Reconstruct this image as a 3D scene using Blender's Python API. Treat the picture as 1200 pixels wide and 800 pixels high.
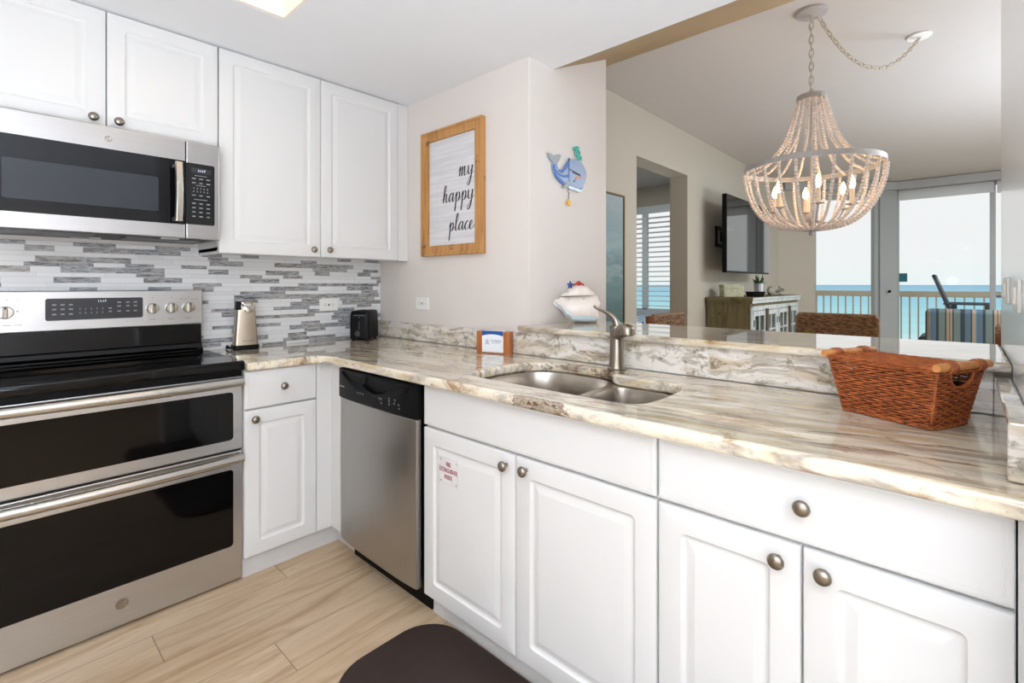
import bpy, math, random
from math import sin, cos, pi, radians, sqrt
from mathutils import Vector, Matrix
random.seed(7)
for o in list(bpy.data.objects): bpy.data.objects.remove(o)
S = bpy.context.scene
COL = S.collection

# ------------------------------------------------------------------ camera
YAW = radians(42.648); CH = 1.241; FPX = 575.15; CX = 602.83; V0 = 333.23
cam = bpy.data.cameras.new('camera'); camo = bpy.data.objects.new('camera', cam); COL.objects.link(camo)
cam.sensor_width = 36; cam.sensor_fit = 'HORIZONTAL'; cam.lens = FPX/1200*36
cam.shift_x = -(CX-600)/1200; cam.shift_y = -(400-V0)/1200
cam.clip_start = .02; cam.clip_end = 60000
camo.location = (0, 0, CH); camo.rotation_euler = (pi/2, 0, YAW-pi/2)
S.camera = camo

# ------------------------------------------------------------------ look
vs = S.view_settings
S.display_settings.display_device = 'sRGB'
vs.view_transform = 'Standard'; vs.look = 'None'; vs.gamma = 1; vs.use_curve_mapping = False
vs.exposure = 0.0

# ------------------------------------------------------------------ sky
w = bpy.data.worlds.new('sky'); S.world = w; w.use_nodes = True
nt = w.node_tree; nt.nodes.clear()
out = nt.nodes.new('ShaderNodeOutputWorld'); bg = nt.nodes.new('ShaderNodeBackground')
tc = nt.nodes.new('ShaderNodeTexCoord'); sp = nt.nodes.new('ShaderNodeSeparateXYZ'); cr = nt.nodes.new('ShaderNodeValToRGB')
nt.links.new(tc.outputs['Generated'], sp.inputs[0]); nt.links.new(sp.outputs['Z'], cr.inputs[0])
cr.color_ramp.elements[0].position = 0.0; cr.color_ramp.elements[0].color = (.78, .86, .86, 1)
cr.color_ramp.elements[1].position = 1.0; cr.color_ramp.elements[1].color = (.76, .85, 1.0, 1)
e = cr.color_ramp.elements.new(.05); e.color = (.83, .85, .85, 1)
e = cr.color_ramp.elements.new(.35); e.color = (.84, .86, .87, 1)
nt.links.new(cr.outputs[0], bg.inputs[0]); bg.inputs[1].default_value = 1.07
nt.links.new(bg.outputs[0], out.inputs[0])

def area(name, loc, rot, sx, sy, power, col=(1, 1, 1)):
    l = bpy.data.lights.new(name, 'AREA'); l.shape = 'RECTANGLE'; l.size = sx; l.size_y = sy; l.energy = power; l.color = col
    o = bpy.data.objects.new(name, l); COL.objects.link(o); o.location = loc; o.rotation_euler = rot
    return o
def point(name, loc, power, col=(1, 1, 1), r=.05):
    l = bpy.data.lights.new(name, 'POINT'); l.energy = power; l.color = col; l.shadow_soft_size = r
    o = bpy.data.objects.new(name, l); COL.objects.link(o); o.location = loc
    return o
# unseen fills added for kitchen, living room and bedroom; recess lamp; photographer's flash
area('kitchen_overhead_fill', (-.55, -.65, 2.29), (0, 0, 0), 1.0, 1.4, 20, (.84, .94, 1.08))  # added fill behind the camera, brightens the kitchen; no fixture there
area('kitchen_recess_lamp', (.52, 1.42, 2.54), (0, 0, 0), .5, 1.05, 0.7, (1, .88, .74))
area('living_overhead_fill', (5.6, -1.7, 2.72), (0, 0, 0), 2.2, 1.4, 150, (.86, .96, 1.08))  # out-of-view fill added to lift the dim living room
area('living_bounce_fill', (4.6, -1.5, .9), (pi, 0, 0), 2.0, 1.4, 105, (.80, .93, 1.12))  # added upward fill, stands in for flash bounced off the living-room ceiling
area('bedroom_overhead_fill', (5.2, 3.6, 2.72), (0, 0, 0), 1, 1, 25, (.95, .98, 1.0))  # unseen fill added to brighten the bedroom
area('bounced_flash_lamp', (-.80, -.72, .75), (pi, 0, 0), 1.2, 1.2, 118, (.82, .93, 1.10))
point('flash_lamp', (-.38, .30, 1.35), 8.5, (.84, .94, 1.08), .14)

# ------------------------------------------------------------------ helpers
def ray(u, v):
    t = (u-CX)/FPX
    return Vector((cos(YAW)+sin(YAW)*t, sin(YAW)-cos(YAW)*t, -(v-V0)/FPX))
def on_x(u, v, x): r = ray(u, v); return Vector((0, 0, CH))+r*(x/r.x)
def on_y(u, v, y): r = ray(u, v); return Vector((0, 0, CH))+r*(y/r.y)
RIGHT = Vector((sin(YAW), -cos(YAW), 0)); VIEW = Vector((cos(YAW), sin(YAW), 0)); UP = Vector((0, 0, 1))

class MB:
    def __init__(s): s.v = []; s.f = []
    def add(s, vs, fs):
        n = len(s.v); s.v += [tuple(p) for p in vs]; s.f += [tuple(i+n for i in f) for f in fs]; return s
    def box(s, x0, x1, y0, y1, z0, z1):
        if x0 > x1: x0, x1 = x1, x0
        if y0 > y1: y0, y1 = y1, y0
        if z0 > z1: z0, z1 = z1, z0
        return s.add([(x0,y0,z0),(x1,y0,z0),(x1,y1,z0),(x0,y1,z0),(x0,y0,z1),(x1,y0,z1),(x1,y1,z1),(x0,y1,z1)],
                     [(0,3,2,1),(4,5,6,7),(0,1,5,4),(1,2,6,5),(2,3,7,6),(3,0,4,7)])
    def loft(s, rings, cap0=True, cap1=True, closed=True):
        n = len(rings[0]); base = len(s.v)
        for r in rings: s.v += [tuple(p) for p in r]
        for i in range(len(rings)-1):
            for j in range(n if closed else n-1):
                a = base+i*n+j; b = base+i*n+(j+1) % n
                s.f.append((a, b, b+n, a+n))
        if cap0: s.f.append(tuple(base+j for j in range(n))[::-1])
        if cap1: s.f.append(tuple(base+(len(rings)-1)*n+j for j in range(n)))
        return s
    def tube(s, pts, r, n=8, closed=False, caps=True, flat=1.0, up=None):
        pts = [Vector(p) for p in pts]; m = len(pts); rings = []
        rr = r if isinstance(r, (list, tuple)) else [r]*m
        prev = None
        for i, p in enumerate(pts):
            if closed: t = pts[(i+1) % m]-pts[(i-1) % m]
            else: t = pts[min(i+1, m-1)]-pts[max(i-1, 0)]
            t = t.normalized() if t.length > 1e-9 else Vector((0, 0, 1))
            if prev is None:
                a = Vector(up) if up else (Vector((0, 0, 1)) if abs(t.z) < .9 else Vector((1, 0, 0)))
            else: a = prev
            a = (a-t*a.dot(t))
            a = a.normalized() if a.length > 1e-6 else t.orthogonal().normalized()
            prev = a; b = t.cross(a)
            rings.append([p+a*(cos(2*pi*k/n)*rr[i]*flat)+b*(sin(2*pi*k/n)*rr[i]) for k in range(n)])
        if closed:
            base = len(s.v)
            for q in rings: s.v += [tuple(p) for p in q]
            for i in range(m):
                for j in range(n):
                    s.f.append((base+i*n+j, base+i*n+(j+1) % n, base+((i+1) % m)*n+(j+1) % n, base+((i+1) % m)*n+j))
            return s
        return s.loft(rings, caps, caps)
    def cyl(s, p0, p1, r0, r1=None, n=24): return s.tube([p0, p1], [r0, r1 if r1 is not None else r0], n)
    def lathe(s, prof, c=(0, 0, 0), n=32, axis='z', caps=True):
        rings = []
        for r, h in prof:
            r = max(r, 1e-4); ring = []
            for k in range(n):
                a = 2*pi*k/n
                if axis == 'z': q = (c[0]+r*cos(a), c[1]+r*sin(a), c[2]+h)
                elif axis == '-y': q = (c[0]+r*cos(a), c[1]-h, c[2]+r*sin(a))
                else: q = (c[0]-h, c[1]-r*cos(a), c[2]+r*sin(a))      # '-x'
                ring.append(q)
            rings.append(ring)
        return s.loft(rings, caps, caps)
    def ball(s, c, r, nu=10, nv=6, sc=(1, 1, 1)):
        rings = []
        for i in range(nv+1):
            a = -pi/2+pi*i/nv; q = max(cos(a), .02)
            rings.append([(c[0]+r*sc[0]*q*cos(2*pi*k/nu), c[1]+r*sc[1]*q*sin(2*pi*k/nu), c[2]+r*sc[2]*sin(a)) for k in range(nu)])
        return s.loft(rings)
    def xf(s, m): s.v = [tuple(m @ Vector(p)) for p in s.v]; return s

INV = {}
def finish(o, bevel=0, seg=2, smooth=False, angle=40):
    me = o.data
    if smooth:
        for p in me.polygons: p.use_smooth = True
        me.set_sharp_from_angle(angle=radians(angle))
    if bevel:
        b = o.modifiers.new('bevel', 'BEVEL'); b.width = bevel; b.segments = seg; b.limit_method = 'ANGLE'; b.angle_limit = radians(35)
def mk(name, mb, m, parent=None, bevel=0, seg=2, smooth=False, angle=40):
    vs_ = mb.v
    me = bpy.data.meshes.new(name)
    if parent is None:
        lo = Vector((min(p[i] for p in vs_) for i in range(3))); hi = Vector((max(p[i] for p in vs_) for i in range(3)))
        org = Vector(((lo.x+hi.x)/2, (lo.y+hi.y)/2, lo.z)); mat_ = Matrix.Translation(org)
    else: mat_ = INV[parent.name]
    iv = mat_.inverted()
    me.from_pydata([iv @ Vector(p) for p in vs_], [], mb.f)
    me.update(); me.materials.append(m)
    o = bpy.data.objects.new(name, me); COL.objects.link(o)
    if parent is None: o.matrix_world = mat_
    else: o.parent = parent
    INV[o.name] = mat_
    finish(o, bevel, seg, smooth, angle)
    return o
def tag(o, label=None, cat=None, group=None, kind=None):
    if label: o['label'] = label
    if cat: o['category'] = cat
    if group: o['group'] = group
    if kind: o['kind'] = kind
    return o
def thing(name, label, cat, loc=(0, 0, 0), rz=0, group=None):
    o = bpy.data.objects.new(name, None); COL.objects.link(o); o.empty_display_size = .05
    o.location = loc; o.rotation_euler = (0, 0, rz)
    INV[o.name] = Matrix.Translation(Vector(loc)) @ Matrix.Rotation(rz, 4, 'Z')
    return tag(o, label, cat, group)
def struct(name, mb, m, bevel=0, smooth=False, label=None):
    o = mk(name, mb, m, None, bevel, smooth=smooth); o['kind'] = 'structure'
    if label: o['label'] = label
    return o
def curve_mesh(splines, z0, z1, bev=0, res=3):
    """filled outline with holes between z0 and z1, edges rounded; returned as MB"""
    cu = bpy.data.curves.new('tmp', 'CURVE'); cu.dimensions = '2D'; cu.fill_mode = 'BOTH'
    cu.extrude = max((z1-z0)/2-bev, 1e-5); cu.bevel_depth = bev; cu.bevel_resolution = res; cu.offset = -bev
    for s_ in splines:
        sp_ = cu.splines.new('POLY'); sp_.points.add(len(s_)-1); sp_.use_cyclic_u = True
        for i, p in enumerate(s_): sp_.points[i].co = (p[0], p[1], 0, 1)
    return _cv(cu, (z0+z1)/2)
def _cv(cu, dz=0):
    o = bpy.data.objects.new('tmp', cu); COL.objects.link(o)
    dg = bpy.context.evaluated_depsgraph_get(); me = bpy.data.meshes.new_from_object(o.evaluated_get(dg))
    mb = MB(); mb.v = [(v.co.x, v.co.y, v.co.z+dz) for v in me.vertices]; mb.f = [tuple(p.vertices) for p in me.polygons]
    bpy.data.objects.remove(o); bpy.data.meshes.remove(me); bpy.data.curves.remove(cu)
    return mb
def text_mb(txt, size, depth=.0006, align='CENTER', sx=1.0, space=1.0, shear=0):
    cu = bpy.data.curves.new('tmp', 'FONT'); cu.body = txt; cu.size = size; cu.extrude = depth/2; cu.align_x = align; cu.align_y = 'CENTER'
    cu.space_character = space; cu.resolution_u = 2; cu.shear = shear
    mb = _cv(cu); mb.v = [(x*sx, y, z) for x, y, z in mb.v]
    return mb
def frame(o, ax, ay, az):
    """matrix whose columns are the three axes at o"""
    m = Matrix.Identity(4)
    for i, a in enumerate((ax, ay, az)):
        a = Vector(a)
        for k in range(3): m[k][i] = a[k]
    for k in range(3): m[k][3] = o[k]
    return m
def fy(o): return frame(o, (1, 0, 0), (0, 0, 1), (0, -1, 0))      # faces -Y
def fx(o): return frame(o, (0, -1, 0), (0, 0, 1), (-1, 0, 0))     # faces -X
def rrect(x0, x1, y0, y1, r, n=5, ccw=True):
    pts = []
    for cx_, cy_, a0 in ((x1-r, y1-r, 0), (x0+r, y1-r, 90), (x0+r, y0+r, 180), (x1-r, y0+r, 270)):
        for k in range(n+1):
            a = radians(a0+90*k/n); pts.append((cx_+r*cos(a), cy_+r*sin(a)))
    return pts if ccw else pts[::-1]
def catmull(pts, n=8, closed=False):
    P = [Vector(p) for p in pts]; m = len(P); o = []
    for i in range(m if closed else m-1):
        if closed: a, b, c, d = P[(i-1) % m], P[i], P[(i+1) % m], P[(i+2) % m]
        else: a, b, c, d = P[max(i-1, 0)], P[i], P[i+1], P[min(i+2, m-1)]
        for k in range(n):
            t = k/n; o.append(.5*((2*b)+(c-a)*t+(2*a-5*b+4*c-d)*t*t+(3*b-a-3*c+d)*t*t*t))
    if not closed: o.append(P[-1])
    return o

# ------------------------------------------------------------------ materials
def srgb(r, g, b):
    f = lambda c: (c/255/12.92) if c <= 10 else ((c/255+.055)/1.055)**2.4
    return (f(r), f(g), f(b), 1)
class NT:
    def __init__(s, name):
        s.m = bpy.data.materials.new(name); s.m.use_nodes = True; s.t = s.m.node_tree
        s.b = s.t.nodes['Principled BSDF']
    def n(s, typ, **k):
        x = s.t.nodes.new(typ)
        for a, b in k.items():
            if a in x.inputs.keys() if not hasattr(x, a) else False: x.inputs[a].default_value = b
            else: setattr(x, a, b)
        return x
    def l(s, a, b): s.t.links.new(a, b)
    def pos(s): return s.n('ShaderNodeNewGeometry').outputs['Position']
    def obj(s): return s.n('ShaderNodeTexCoord').outputs['Object']
    def map(s, vec, scale=(1, 1, 1), loc=(0, 0, 0), rot=(0, 0, 0)):
        x = s.n('ShaderNodeMapping'); x.inputs['Scale'].default_value = scale; x.inputs['Location'].default_value = loc; x.inputs['Rotation'].default_value = rot
        s.l(vec, x.inputs['Vector']); return x.outputs[0]
    def noise(s, vec, scale=5, detail=4, rough=.5, dist=0):
        x = s.n('ShaderNodeTexNoise'); x.inputs['Scale'].default_value = scale; x.inputs['Detail'].default_value = detail
        x.inputs['Roughness'].default_value = rough; x.inputs['Distortion'].default_value = dist
        s.l(vec, x.inputs['Vector']); return x.outputs['Fac']
    def ramp(s, fac, els, interp='LINEAR'):
        x = s.n('ShaderNodeValToRGB'); r = x.color_ramp; r.interpolation = interp
        while len(r.elements) > 1: r.elements.remove(r.elements[-1])
        r.elements[0].position = els[0][0]; r.elements[0].color = els[0][1]
        for p, c in els[1:]: e = r.elements.new(p); e.color = c
        s.l(fac, x.inputs[0]); return x.outputs[0]
    def mix(s, fac, a, b, mode='MIX'):
        x = s.n('ShaderNodeMix'); x.data_type = 'RGBA'; x.blend_type = mode
        for i, v in ((0, fac), (6, a), (7, b)):
            if isinstance(v, (int, float)): x.inputs[i].default_value = v
            elif isinstance(v, tuple): x.inputs[i].default_value = v
            else: s.l(v, x.inputs[i])
        return x.outputs[2]
    def math(s, op, a, b=0.0, c=0.0):
        x = s.n('ShaderNodeMath'); x.operation = op
        for i, v in enumerate((a, b, c)):
            if isinstance(v, (int, float)): x.inputs[i].default_value = v
            else: s.l(v, x.inputs[i])
        return x.outputs[0]
    def comb(s, x, y, z):
        c = s.n('ShaderNodeCombineXYZ')
        for i, v in enumerate((x, y, z)):
            if isinstance(v, (int, float)): c.inputs[i].default_value = v
            else: s.l(v, c.inputs[i])
        return c.outputs[0]
    def bump(s, h, strength=.2, dist=.002):
        x = s.n('ShaderNodeBump'); x.inputs['Strength'].default_value = strength; x.inputs['Distance'].default_value = dist
        s.l(h, x.inputs['Height']); s.l(x.outputs[0], s.b.inputs['Normal'])
    def set(s, col=None, rough=None, metal=None, spec=None, **k):
        for nme, v in (('Base Color', col), ('Roughness', rough), ('Metallic', metal), ('Specular IOR Level', spec)):
            if v is None: continue
            if isinstance(v, (int, float, tuple)): s.b.inputs[nme].default_value = v
            else: s.l(v, s.b.inputs[nme])
        for nme, v in k.items(): s.b.inputs[nme.replace('_', ' ')].default_value = v
        return s
def plain(name, col, rough=.5, metal=0, spec=.5, var=.04, scale=12, bump=0, **k):
    n = NT(name); f = n.noise(n.pos(), scale, 5)
    c = n.mix(f, tuple(x*(1-var) for x in col[:3])+(1,), tuple(min(1, x*(1+var)) for x in col[:3])+(1,))
    n.set(c, rough, metal, spec, **k)
    if bump: n.bump(n.noise(n.pos(), scale*20, 3), bump, .001)
    return n.m

WHITE = plain('white_thermofoil', srgb(222, 221, 218), .32, spec=.45, var=.01)
TOEW = plain('painted_toe_kick', srgb(205, 202, 198), .5, var=.05)
WALLK = plain('kitchen_wall_paint', srgb(224, 216, 208), .6, var=.015, bump=.05)
WALLC = plain('column_wall_paint', srgb(218, 211, 205), .6, var=.015, bump=.05)
WALLR = plain('satin_wall_paint', srgb(246, 249, 250), .16, var=.01, spec=.8)
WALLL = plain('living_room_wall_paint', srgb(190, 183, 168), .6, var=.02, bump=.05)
CEILK = plain('kitchen_ceiling_paint', srgb(238, 239, 240), .7, var=.015)
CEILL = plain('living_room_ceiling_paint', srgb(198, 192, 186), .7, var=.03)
TANP = plain('tan_soffit_paint', srgb(176, 150, 112), .6, var=.03)
FRAMEW = plain('window_frame_enamel', srgb(170, 174, 174), .4, var=.02)
GREYF = plain('cornice_paint', srgb(176, 178, 178), .5, var=.02)
BLACK = plain('black_plastic', srgb(10, 10, 11), .42, var=.1, spec=.16)
BLACKG = plain('black_glass', srgb(5, 4, 4), .06, var=.05, spec=.28)
MWGLASS = plain('microwave_door_glass', srgb(12, 12, 15), .1, var=.05, spec=.3)
MWIN = plain('microwave_window_mesh', srgb(50, 54, 60), .22, var=.04, spec=.3)
DISP = plain('display_panel', srgb(48, 49, 53), .25, var=.03)
DISPK = plain('control_panel_black', srgb(12, 12, 13), .25, var=.05)
PRINT = plain('pale_print', srgb(170, 172, 176), .5)
PRINTD = plain('dark_print', srgb(60, 55, 50), .5)
CHROME = plain('polished_metal', srgb(215, 212, 206), .14, 1)
NICKEL = plain('brushed_nickel', srgb(150, 142, 130), .3, 1)
PLATE = plain('outlet_white_plastic', srgb(238, 236, 230), .35, var=.01)
SLOT = plain('outlet_slot', srgb(50, 48, 46), .6)
def steel(name, axis, col=(196, 188, 178), rough=.3):
    n = NT(name); sc = {'x': (2, 220, 220), 'y': (220, 2, 220), 'z': (220, 220, 2)}[axis]
    f = n.noise(n.map(n.pos(), sc), 1, 4, .6); g = n.noise(n.pos(), 2.2, 3)
    c = srgb(*col); lo = tuple(x*.86 for x in c[:3])+(1,)
    n.set(n.mix(f, lo, c), n.math('ADD', rough-.06, n.math('MULTIPLY', g, .12)), 1.0)
    n.bump(f, .04, .0005); return n.m
STEELX = steel('brushed_steel_range', 'x', (206, 206, 206), .3)
STEELM = steel('brushed_steel_microwave', 'x', (190, 188, 187), .30)
STEELD = steel('brushed_steel_dishwasher', 'z', (180, 178, 175), .33)
STEELS = steel('brushed_steel_sink', 'y', (206, 199, 190), .25)
STEELO = steel('brushed_steel_can_opener', 'z', (190, 178, 160), .3)

def granite(name, horiz):
    n = NT(name); p = n.pos()
    if horiz:   # streaks run along the counter (Y)
        wv = n.noise(n.map(p, (1.6, .8, 1.6)), 1, 3, .5)
        sp_ = n.n('ShaderNodeSeparateXYZ'); n.l(p, sp_.inputs[0])
        xx = n.math('ADD', sp_.outputs[0], n.math('MULTIPLY', wv, .30))
        xx = n.math('ADD', xx, n.math('MULTIPLY', sp_.outputs[1], .12))
        base = n.comb(xx, sp_.outputs[1], sp_.outputs[2])
        v1 = n.map(base, (15, 1.6, 9)); v2 = n.map(base, (34, 3.4, 16), (3, 1, 2)); v3 = n.map(base, (60, 7, 30), (7, 3, 1)); v4 = n.map(base, (17, 2.4, 9), (11, 5, 4))
        light = srgb(230, 219, 197); creamy = srgb(202, 180, 142); greyv = srgb(150, 141, 134); brown = srgb(112, 76, 42)
    else:       # upright slabs: white ground with swirling tan and green veins
        wv = n.n('ShaderNodeTexNoise'); wv.inputs['Scale'].default_value = 3.2; wv.inputs['Detail'].default_value = 3; n.l(p, wv.inputs['Vector'])
        vm = n.n('ShaderNodeVectorMath'); vm.operation = 'MULTIPLY_ADD'; n.l(wv.outputs['Color'], vm.inputs[0]); vm.inputs[1].default_value = (.12, .42, .16); n.l(p, vm.inputs[2])
        base = vm.outputs[0]
        v1 = n.map(base, (4, 3.2, 16)); v2 = n.map(base, (9, 8, 34), (3, 1, 2)); v3 = n.map(base, (30, 30, 60), (7, 3, 1)); v4 = n.map(base, (6, 4.5, 20), (11, 5, 4))
        light = srgb(234, 228, 218); creamy = srgb(210, 194, 168); greyv = srgb(158, 148, 132); brown = srgb(128, 98, 62)
    c = n.ramp(n.noise(v1, 1, 6, .55), [(.34, creamy), (.46, light), (.55, light), (.64, creamy), (.74, light)])
    c = n.mix(n.ramp(n.noise(v2, 1, 5, .6), [(.5, (0, 0, 0, 1)), (.62, (.75, .75, .75, 1)), (.7, (.2, .2, .2, 1))]), c, greyv)
    c = n.mix(n.ramp(n.noise(v4, 1, 7, .62), [(.58, (0, 0, 0, 1)), (.63, (.8, .8, .8, 1)), (.66, (.1, .1, .1, 1)), (.75, (.7, .7, .7, 1))]), c, brown)
    c = n.mix(n.ramp(n.noise(v3, 1, 6, .7), [(.60, (0, 0, 0, 1)), (.70, (.6, .6, .6, 1))]), c, srgb(104, 84, 58))
    if horiz:
        bl = n.ramp(n.noise(n.map(p, (4, 2.2, 8), (5, 2, 0)), 2.2, 7, .68, .7), [(.56, (0, 0, 0, 1)), (.64, (.55, .55, .55, 1)), (.70, (.95, .95, .95, 1))])
        c = n.mix(bl, c, srgb(150, 108, 62))
        # two mineral patches: on the front edge before the sink and along the rear of the cut-out
        def blob(cx_, cy_, sx_, sy_):
            dx = n.math('DIVIDE', n.math('SUBTRACT', sp_.outputs[0], cx_), sx_); dy = n.math('DIVIDE', n.math('SUBTRACT', sp_.outputs[1], cy_), sy_)
            return n.math('SUBTRACT', 1.0, n.math('ADD', n.math('MULTIPLY', dx, dx), n.math('MULTIPLY', dy, dy)))
        nz_ = n.noise(n.map(p, (3, 1.6, 3)), 26, 6, .75)
        for b_ in (blob(1.07, .90, .03, .17), blob(1.60, 1.08, .05, .36), blob(1.06, 1.25, .02, .06)):
            k_ = n.math('MULTIPLY', n.math('MAXIMUM', b_, 0.0), nz_)
            c = n.mix(n.ramp(k_, [(.30, (0, 0, 0, 1)), (.36, (.9, .9, .9, 1)), (.45, (.45, .45, .45, 1)), (.55, (1, 1, 1, 1))]), c, srgb(84, 50, 14))
        c = n.mix(n.ramp(n.noise(n.map(p, (1, 1, 1)), 60, 5, .7), [(.58, (0, 0, 0, 1)), (.70, (.35, .35, .35, 1))]), c, srgb(96, 78, 58))
    if not horiz:
        f = n.noise(n.map(p, (1, 1, 1)), 26, 6, .7); g = n.noise(p, 5, 3)
        c = n.mix(n.math('MULTIPLY', n.ramp(f, [(.545, (0, 0, 0, 1)), (.62, (.7, .7, .7, 1))]), n.ramp(g, [(.42, (0, 0, 0, 1)), (.56, (1, 1, 1, 1))])), c, srgb(104, 98, 58))
    n.set(c, .045, 0, .55); n.m.node_tree.nodes['Principled BSDF'].inputs['Coat Weight'].default_value = .6; n.b.inputs['Coat Roughness'].default_value = .02
    return n.m
GRANITE = granite('streaked_granite_top', True); GRANITEV = granite('veined_granite_upright', False)

def tile_mat():
    n = NT('strip_mosaic_tile'); p = n.pos(); sp_ = n.n('ShaderNodeSeparateXYZ'); n.l(p, sp_.inputs[0])
    X_, Z_ = sp_.outputs[0], sp_.outputs[2]
    # pairs of rows, a tall one and a thin one, in every 0.043 m
    PR = .043
    q = n.math('DIVIDE', Z_, PR); k = n.math('FLOOR', q); fr = n.math('SUBTRACT', q, k)
    tall = n.math('LESS_THAN', fr, .60)
    row = n.math('ADD', n.math('MULTIPLY', k, 2), n.math('SUBTRACT', 1, tall))
    wn = n.n('ShaderNodeTexWhiteNoise'); wn.noise_dimensions = '1D'; n.l(row, wn.inputs['W'])
    lw = n.math('ADD', .085, n.math('MULTIPLY', wn.outputs['Value'], .075))
    xq = n.math('ADD', n.math('DIVIDE', X_, lw), n.math('MULTIPLY', wn.outputs['Value'], 37.3))
    col_ = n.math('FLOOR', xq); fx_ = n.math('SUBTRACT', xq, col_)
    wn2 = n.n('ShaderNodeTexWhiteNoise'); wn2.noise_dimensions = '2D'; n.l(n.comb(col_, row, 0), wn2.inputs['Vector'])
    rv = wn2.outputs['Value']
    wn3 = n.n('ShaderNodeTexWhiteNoise'); wn3.noise_dimensions = '2D'; n.l(n.comb(n.math('ADD', col_, 51.5), row, 0), wn3.inputs['Vector'])
    # streaks inside the marbled glass strips
    sv = n.comb(n.math('MULTIPLY', X_, 22), n.math('MULTIPLY', rv, 40), n.math('MULTIPLY', Z_, 170))
    st = n.noise(sv, 1, 5, .65, 1.2)
    hue = n.ramp(wn3.outputs['Value'], [(0, srgb(120, 104, 84)), (.25, srgb(104, 112, 122)), (.5, srgb(142, 140, 134)), (.72, srgb(84, 88, 96)), (1, srgb(150, 138, 118))])
    glass = n.ramp(st, [(.30, srgb(40, 36, 36)), (.42, srgb(112, 108, 104)), (.52, srgb(186, 188, 190)), (.66, srgb(222, 222, 222))])
    glass = n.mix(.42, glass, hue)
    white = n.mix(rv, srgb(222, 222, 221), srgb(238, 238, 236))
    c = n.mix(n.math('GREATER_THAN', rv, .52), white, glass)
    # grout lines
    gz1 = n.math('LESS_THAN', fr, .035); gz2 = n.math('LESS_THAN', n.math('ABSOLUTE', n.math('SUBTRACT', fr, .60)), .02)
    gx = n.math('LESS_THAN', fx_, .012)
    g = n.math('MAXIMUM', gz1, n.math('MAXIMUM', gz2, gx))
    c = n.mix(g, c, srgb(196, 194, 192))
    n.set(c, n.math('ADD', .12, n.math('MULTIPLY', g, .5)), 0, .5); n.bump(n.math('SUBTRACT', 1, g), .5, .0012)
    return n.m
TILE = tile_mat()

def plank_floor():
    n = NT('oak_plank_floor'); p = n.pos(); sp_ = n.n('ShaderNodeSeparateXYZ'); n.l(p, sp_.inputs[0])
    X_, Y_ = sp_.outputs[0], sp_.outputs[1]
    W = .178; q = n.math('DIVIDE', n.math('SUBTRACT', Y_, 1.938), W); k = n.math('FLOOR', q); fr = n.math('SUBTRACT', q, k)
    wn = n.n('ShaderNodeTexWhiteNoise'); wn.noise_dimensions = '1D'; n.l(k, wn.inputs['W'])
    xq = n.math('DIVIDE', n.math('SUBTRACT', X_, n.math('ADD', .406, n.math('MULTIPLY', k, .47))), 1.22); ck = n.math('FLOOR', xq); fx_ = n.math('SUBTRACT', xq, ck)
    wn2 = n.n('ShaderNodeTexWhiteNoise'); wn2.noise_dimensions = '2D'; n.l(n.comb(ck, k, 0), wn2.inputs['Vector'])
    rv = wn2.outputs['Value']
    v = n.comb(n.math('MULTIPLY', X_, 1.6), n.math('ADD', n.math('MULTIPLY', Y_, 11), n.math('MULTIPLY', rv, 30)), 0)
    g1 = n.noise(v, 1.2, 6, .6, 1.0); v2 = n.comb(n.math('MULTIPLY', X_, 6), n.math('MULTIPLY', Y_, 120), n.math('MULTIPLY', rv, 9)); g2 = n.noise(v2, 1, 4, .6)
    c = n.ramp(g1, [(.3, srgb(164, 136, 104)), (.46, srgb(198, 172, 140)), (.62, srgb(214, 192, 162)), (.75, srgb(176, 148, 116))])
    c = n.mix(n.math('MULTIPLY', g2, .35), c, srgb(150, 120, 88))
    c = n.mix(n.math('MULTIPLY', rv, .30), c, srgb(172, 142, 108))
    g = n.math('MAXIMUM', n.math('LESS_THAN', fr, .012), n.math('LESS_THAN', fx_, .0022))
    c = n.mix(n.math('MULTIPLY', g, .75), c, srgb(84, 66, 48))
    n.set(c, .38, 0, .4); n.bump(g2, .08, .001); return n.m
FLOORM = plank_floor()

def wood(name, dark, light, axis='z', sc=14, rough=.5, knots=False):
    n = NT(name); s_ = {'x': (1.4, sc, sc), 'y': (sc, 1.4, sc), 'z': (sc, sc, 1.4)}[axis]
    f = n.noise(n.map(n.pos(), s_), 1.5, 6, .6, .8)
    c = n.ramp(f, [(.3, dark), (.55, light), (.8, tuple((a+b)/2 for a, b in zip(dark, light)))])
    if knots: c = n.mix(n.ramp(n.noise(n.pos(), 16, 2), [(.66, (0, 0, 0, 1)), (.74, (.8, .8, .8, 1))]), c, tuple(x*.5 for x in dark[:3])+(1,))
    n.set(c, rough, 0, .4); n.bump(f, .15, .001); return n.m
FRAMEWOOD = wood('honey_pine', srgb(150, 102, 52), srgb(198, 146, 86), 'z', 20, .5, True)
HOLDERWOOD = wood('cherry_block', srgb(150, 84, 44), srgb(184, 112, 62), 'z', 30)
HANDLEWOOD = wood('turned_handle_wood', srgb(176, 104, 50), srgb(214, 146, 84), 'x', 30, .4)
SIDEWOOD = wood('weathered_brown_wood', srgb(80, 73, 48), srgb(124, 114, 82), 'z', 12, .7, True)
SIDEWHITE = wood('distressed_white_wood', srgb(150, 160, 158), srgb(206, 212, 210), 'z', 16, .6)
STRAPWOOD = wood('dark_strap_wood', srgb(66, 56, 46), srgb(100, 88, 72), 'z', 16, .7)
BOXWOOD = wood('whitewashed_box_wood', srgb(150, 148, 118), srgb(196, 194, 164), 'x', 20, .7)
TABLEWOOD = wood('table_wood', srgb(110, 78, 50), srgb(150, 112, 76), 'y', 12, .4)
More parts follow.
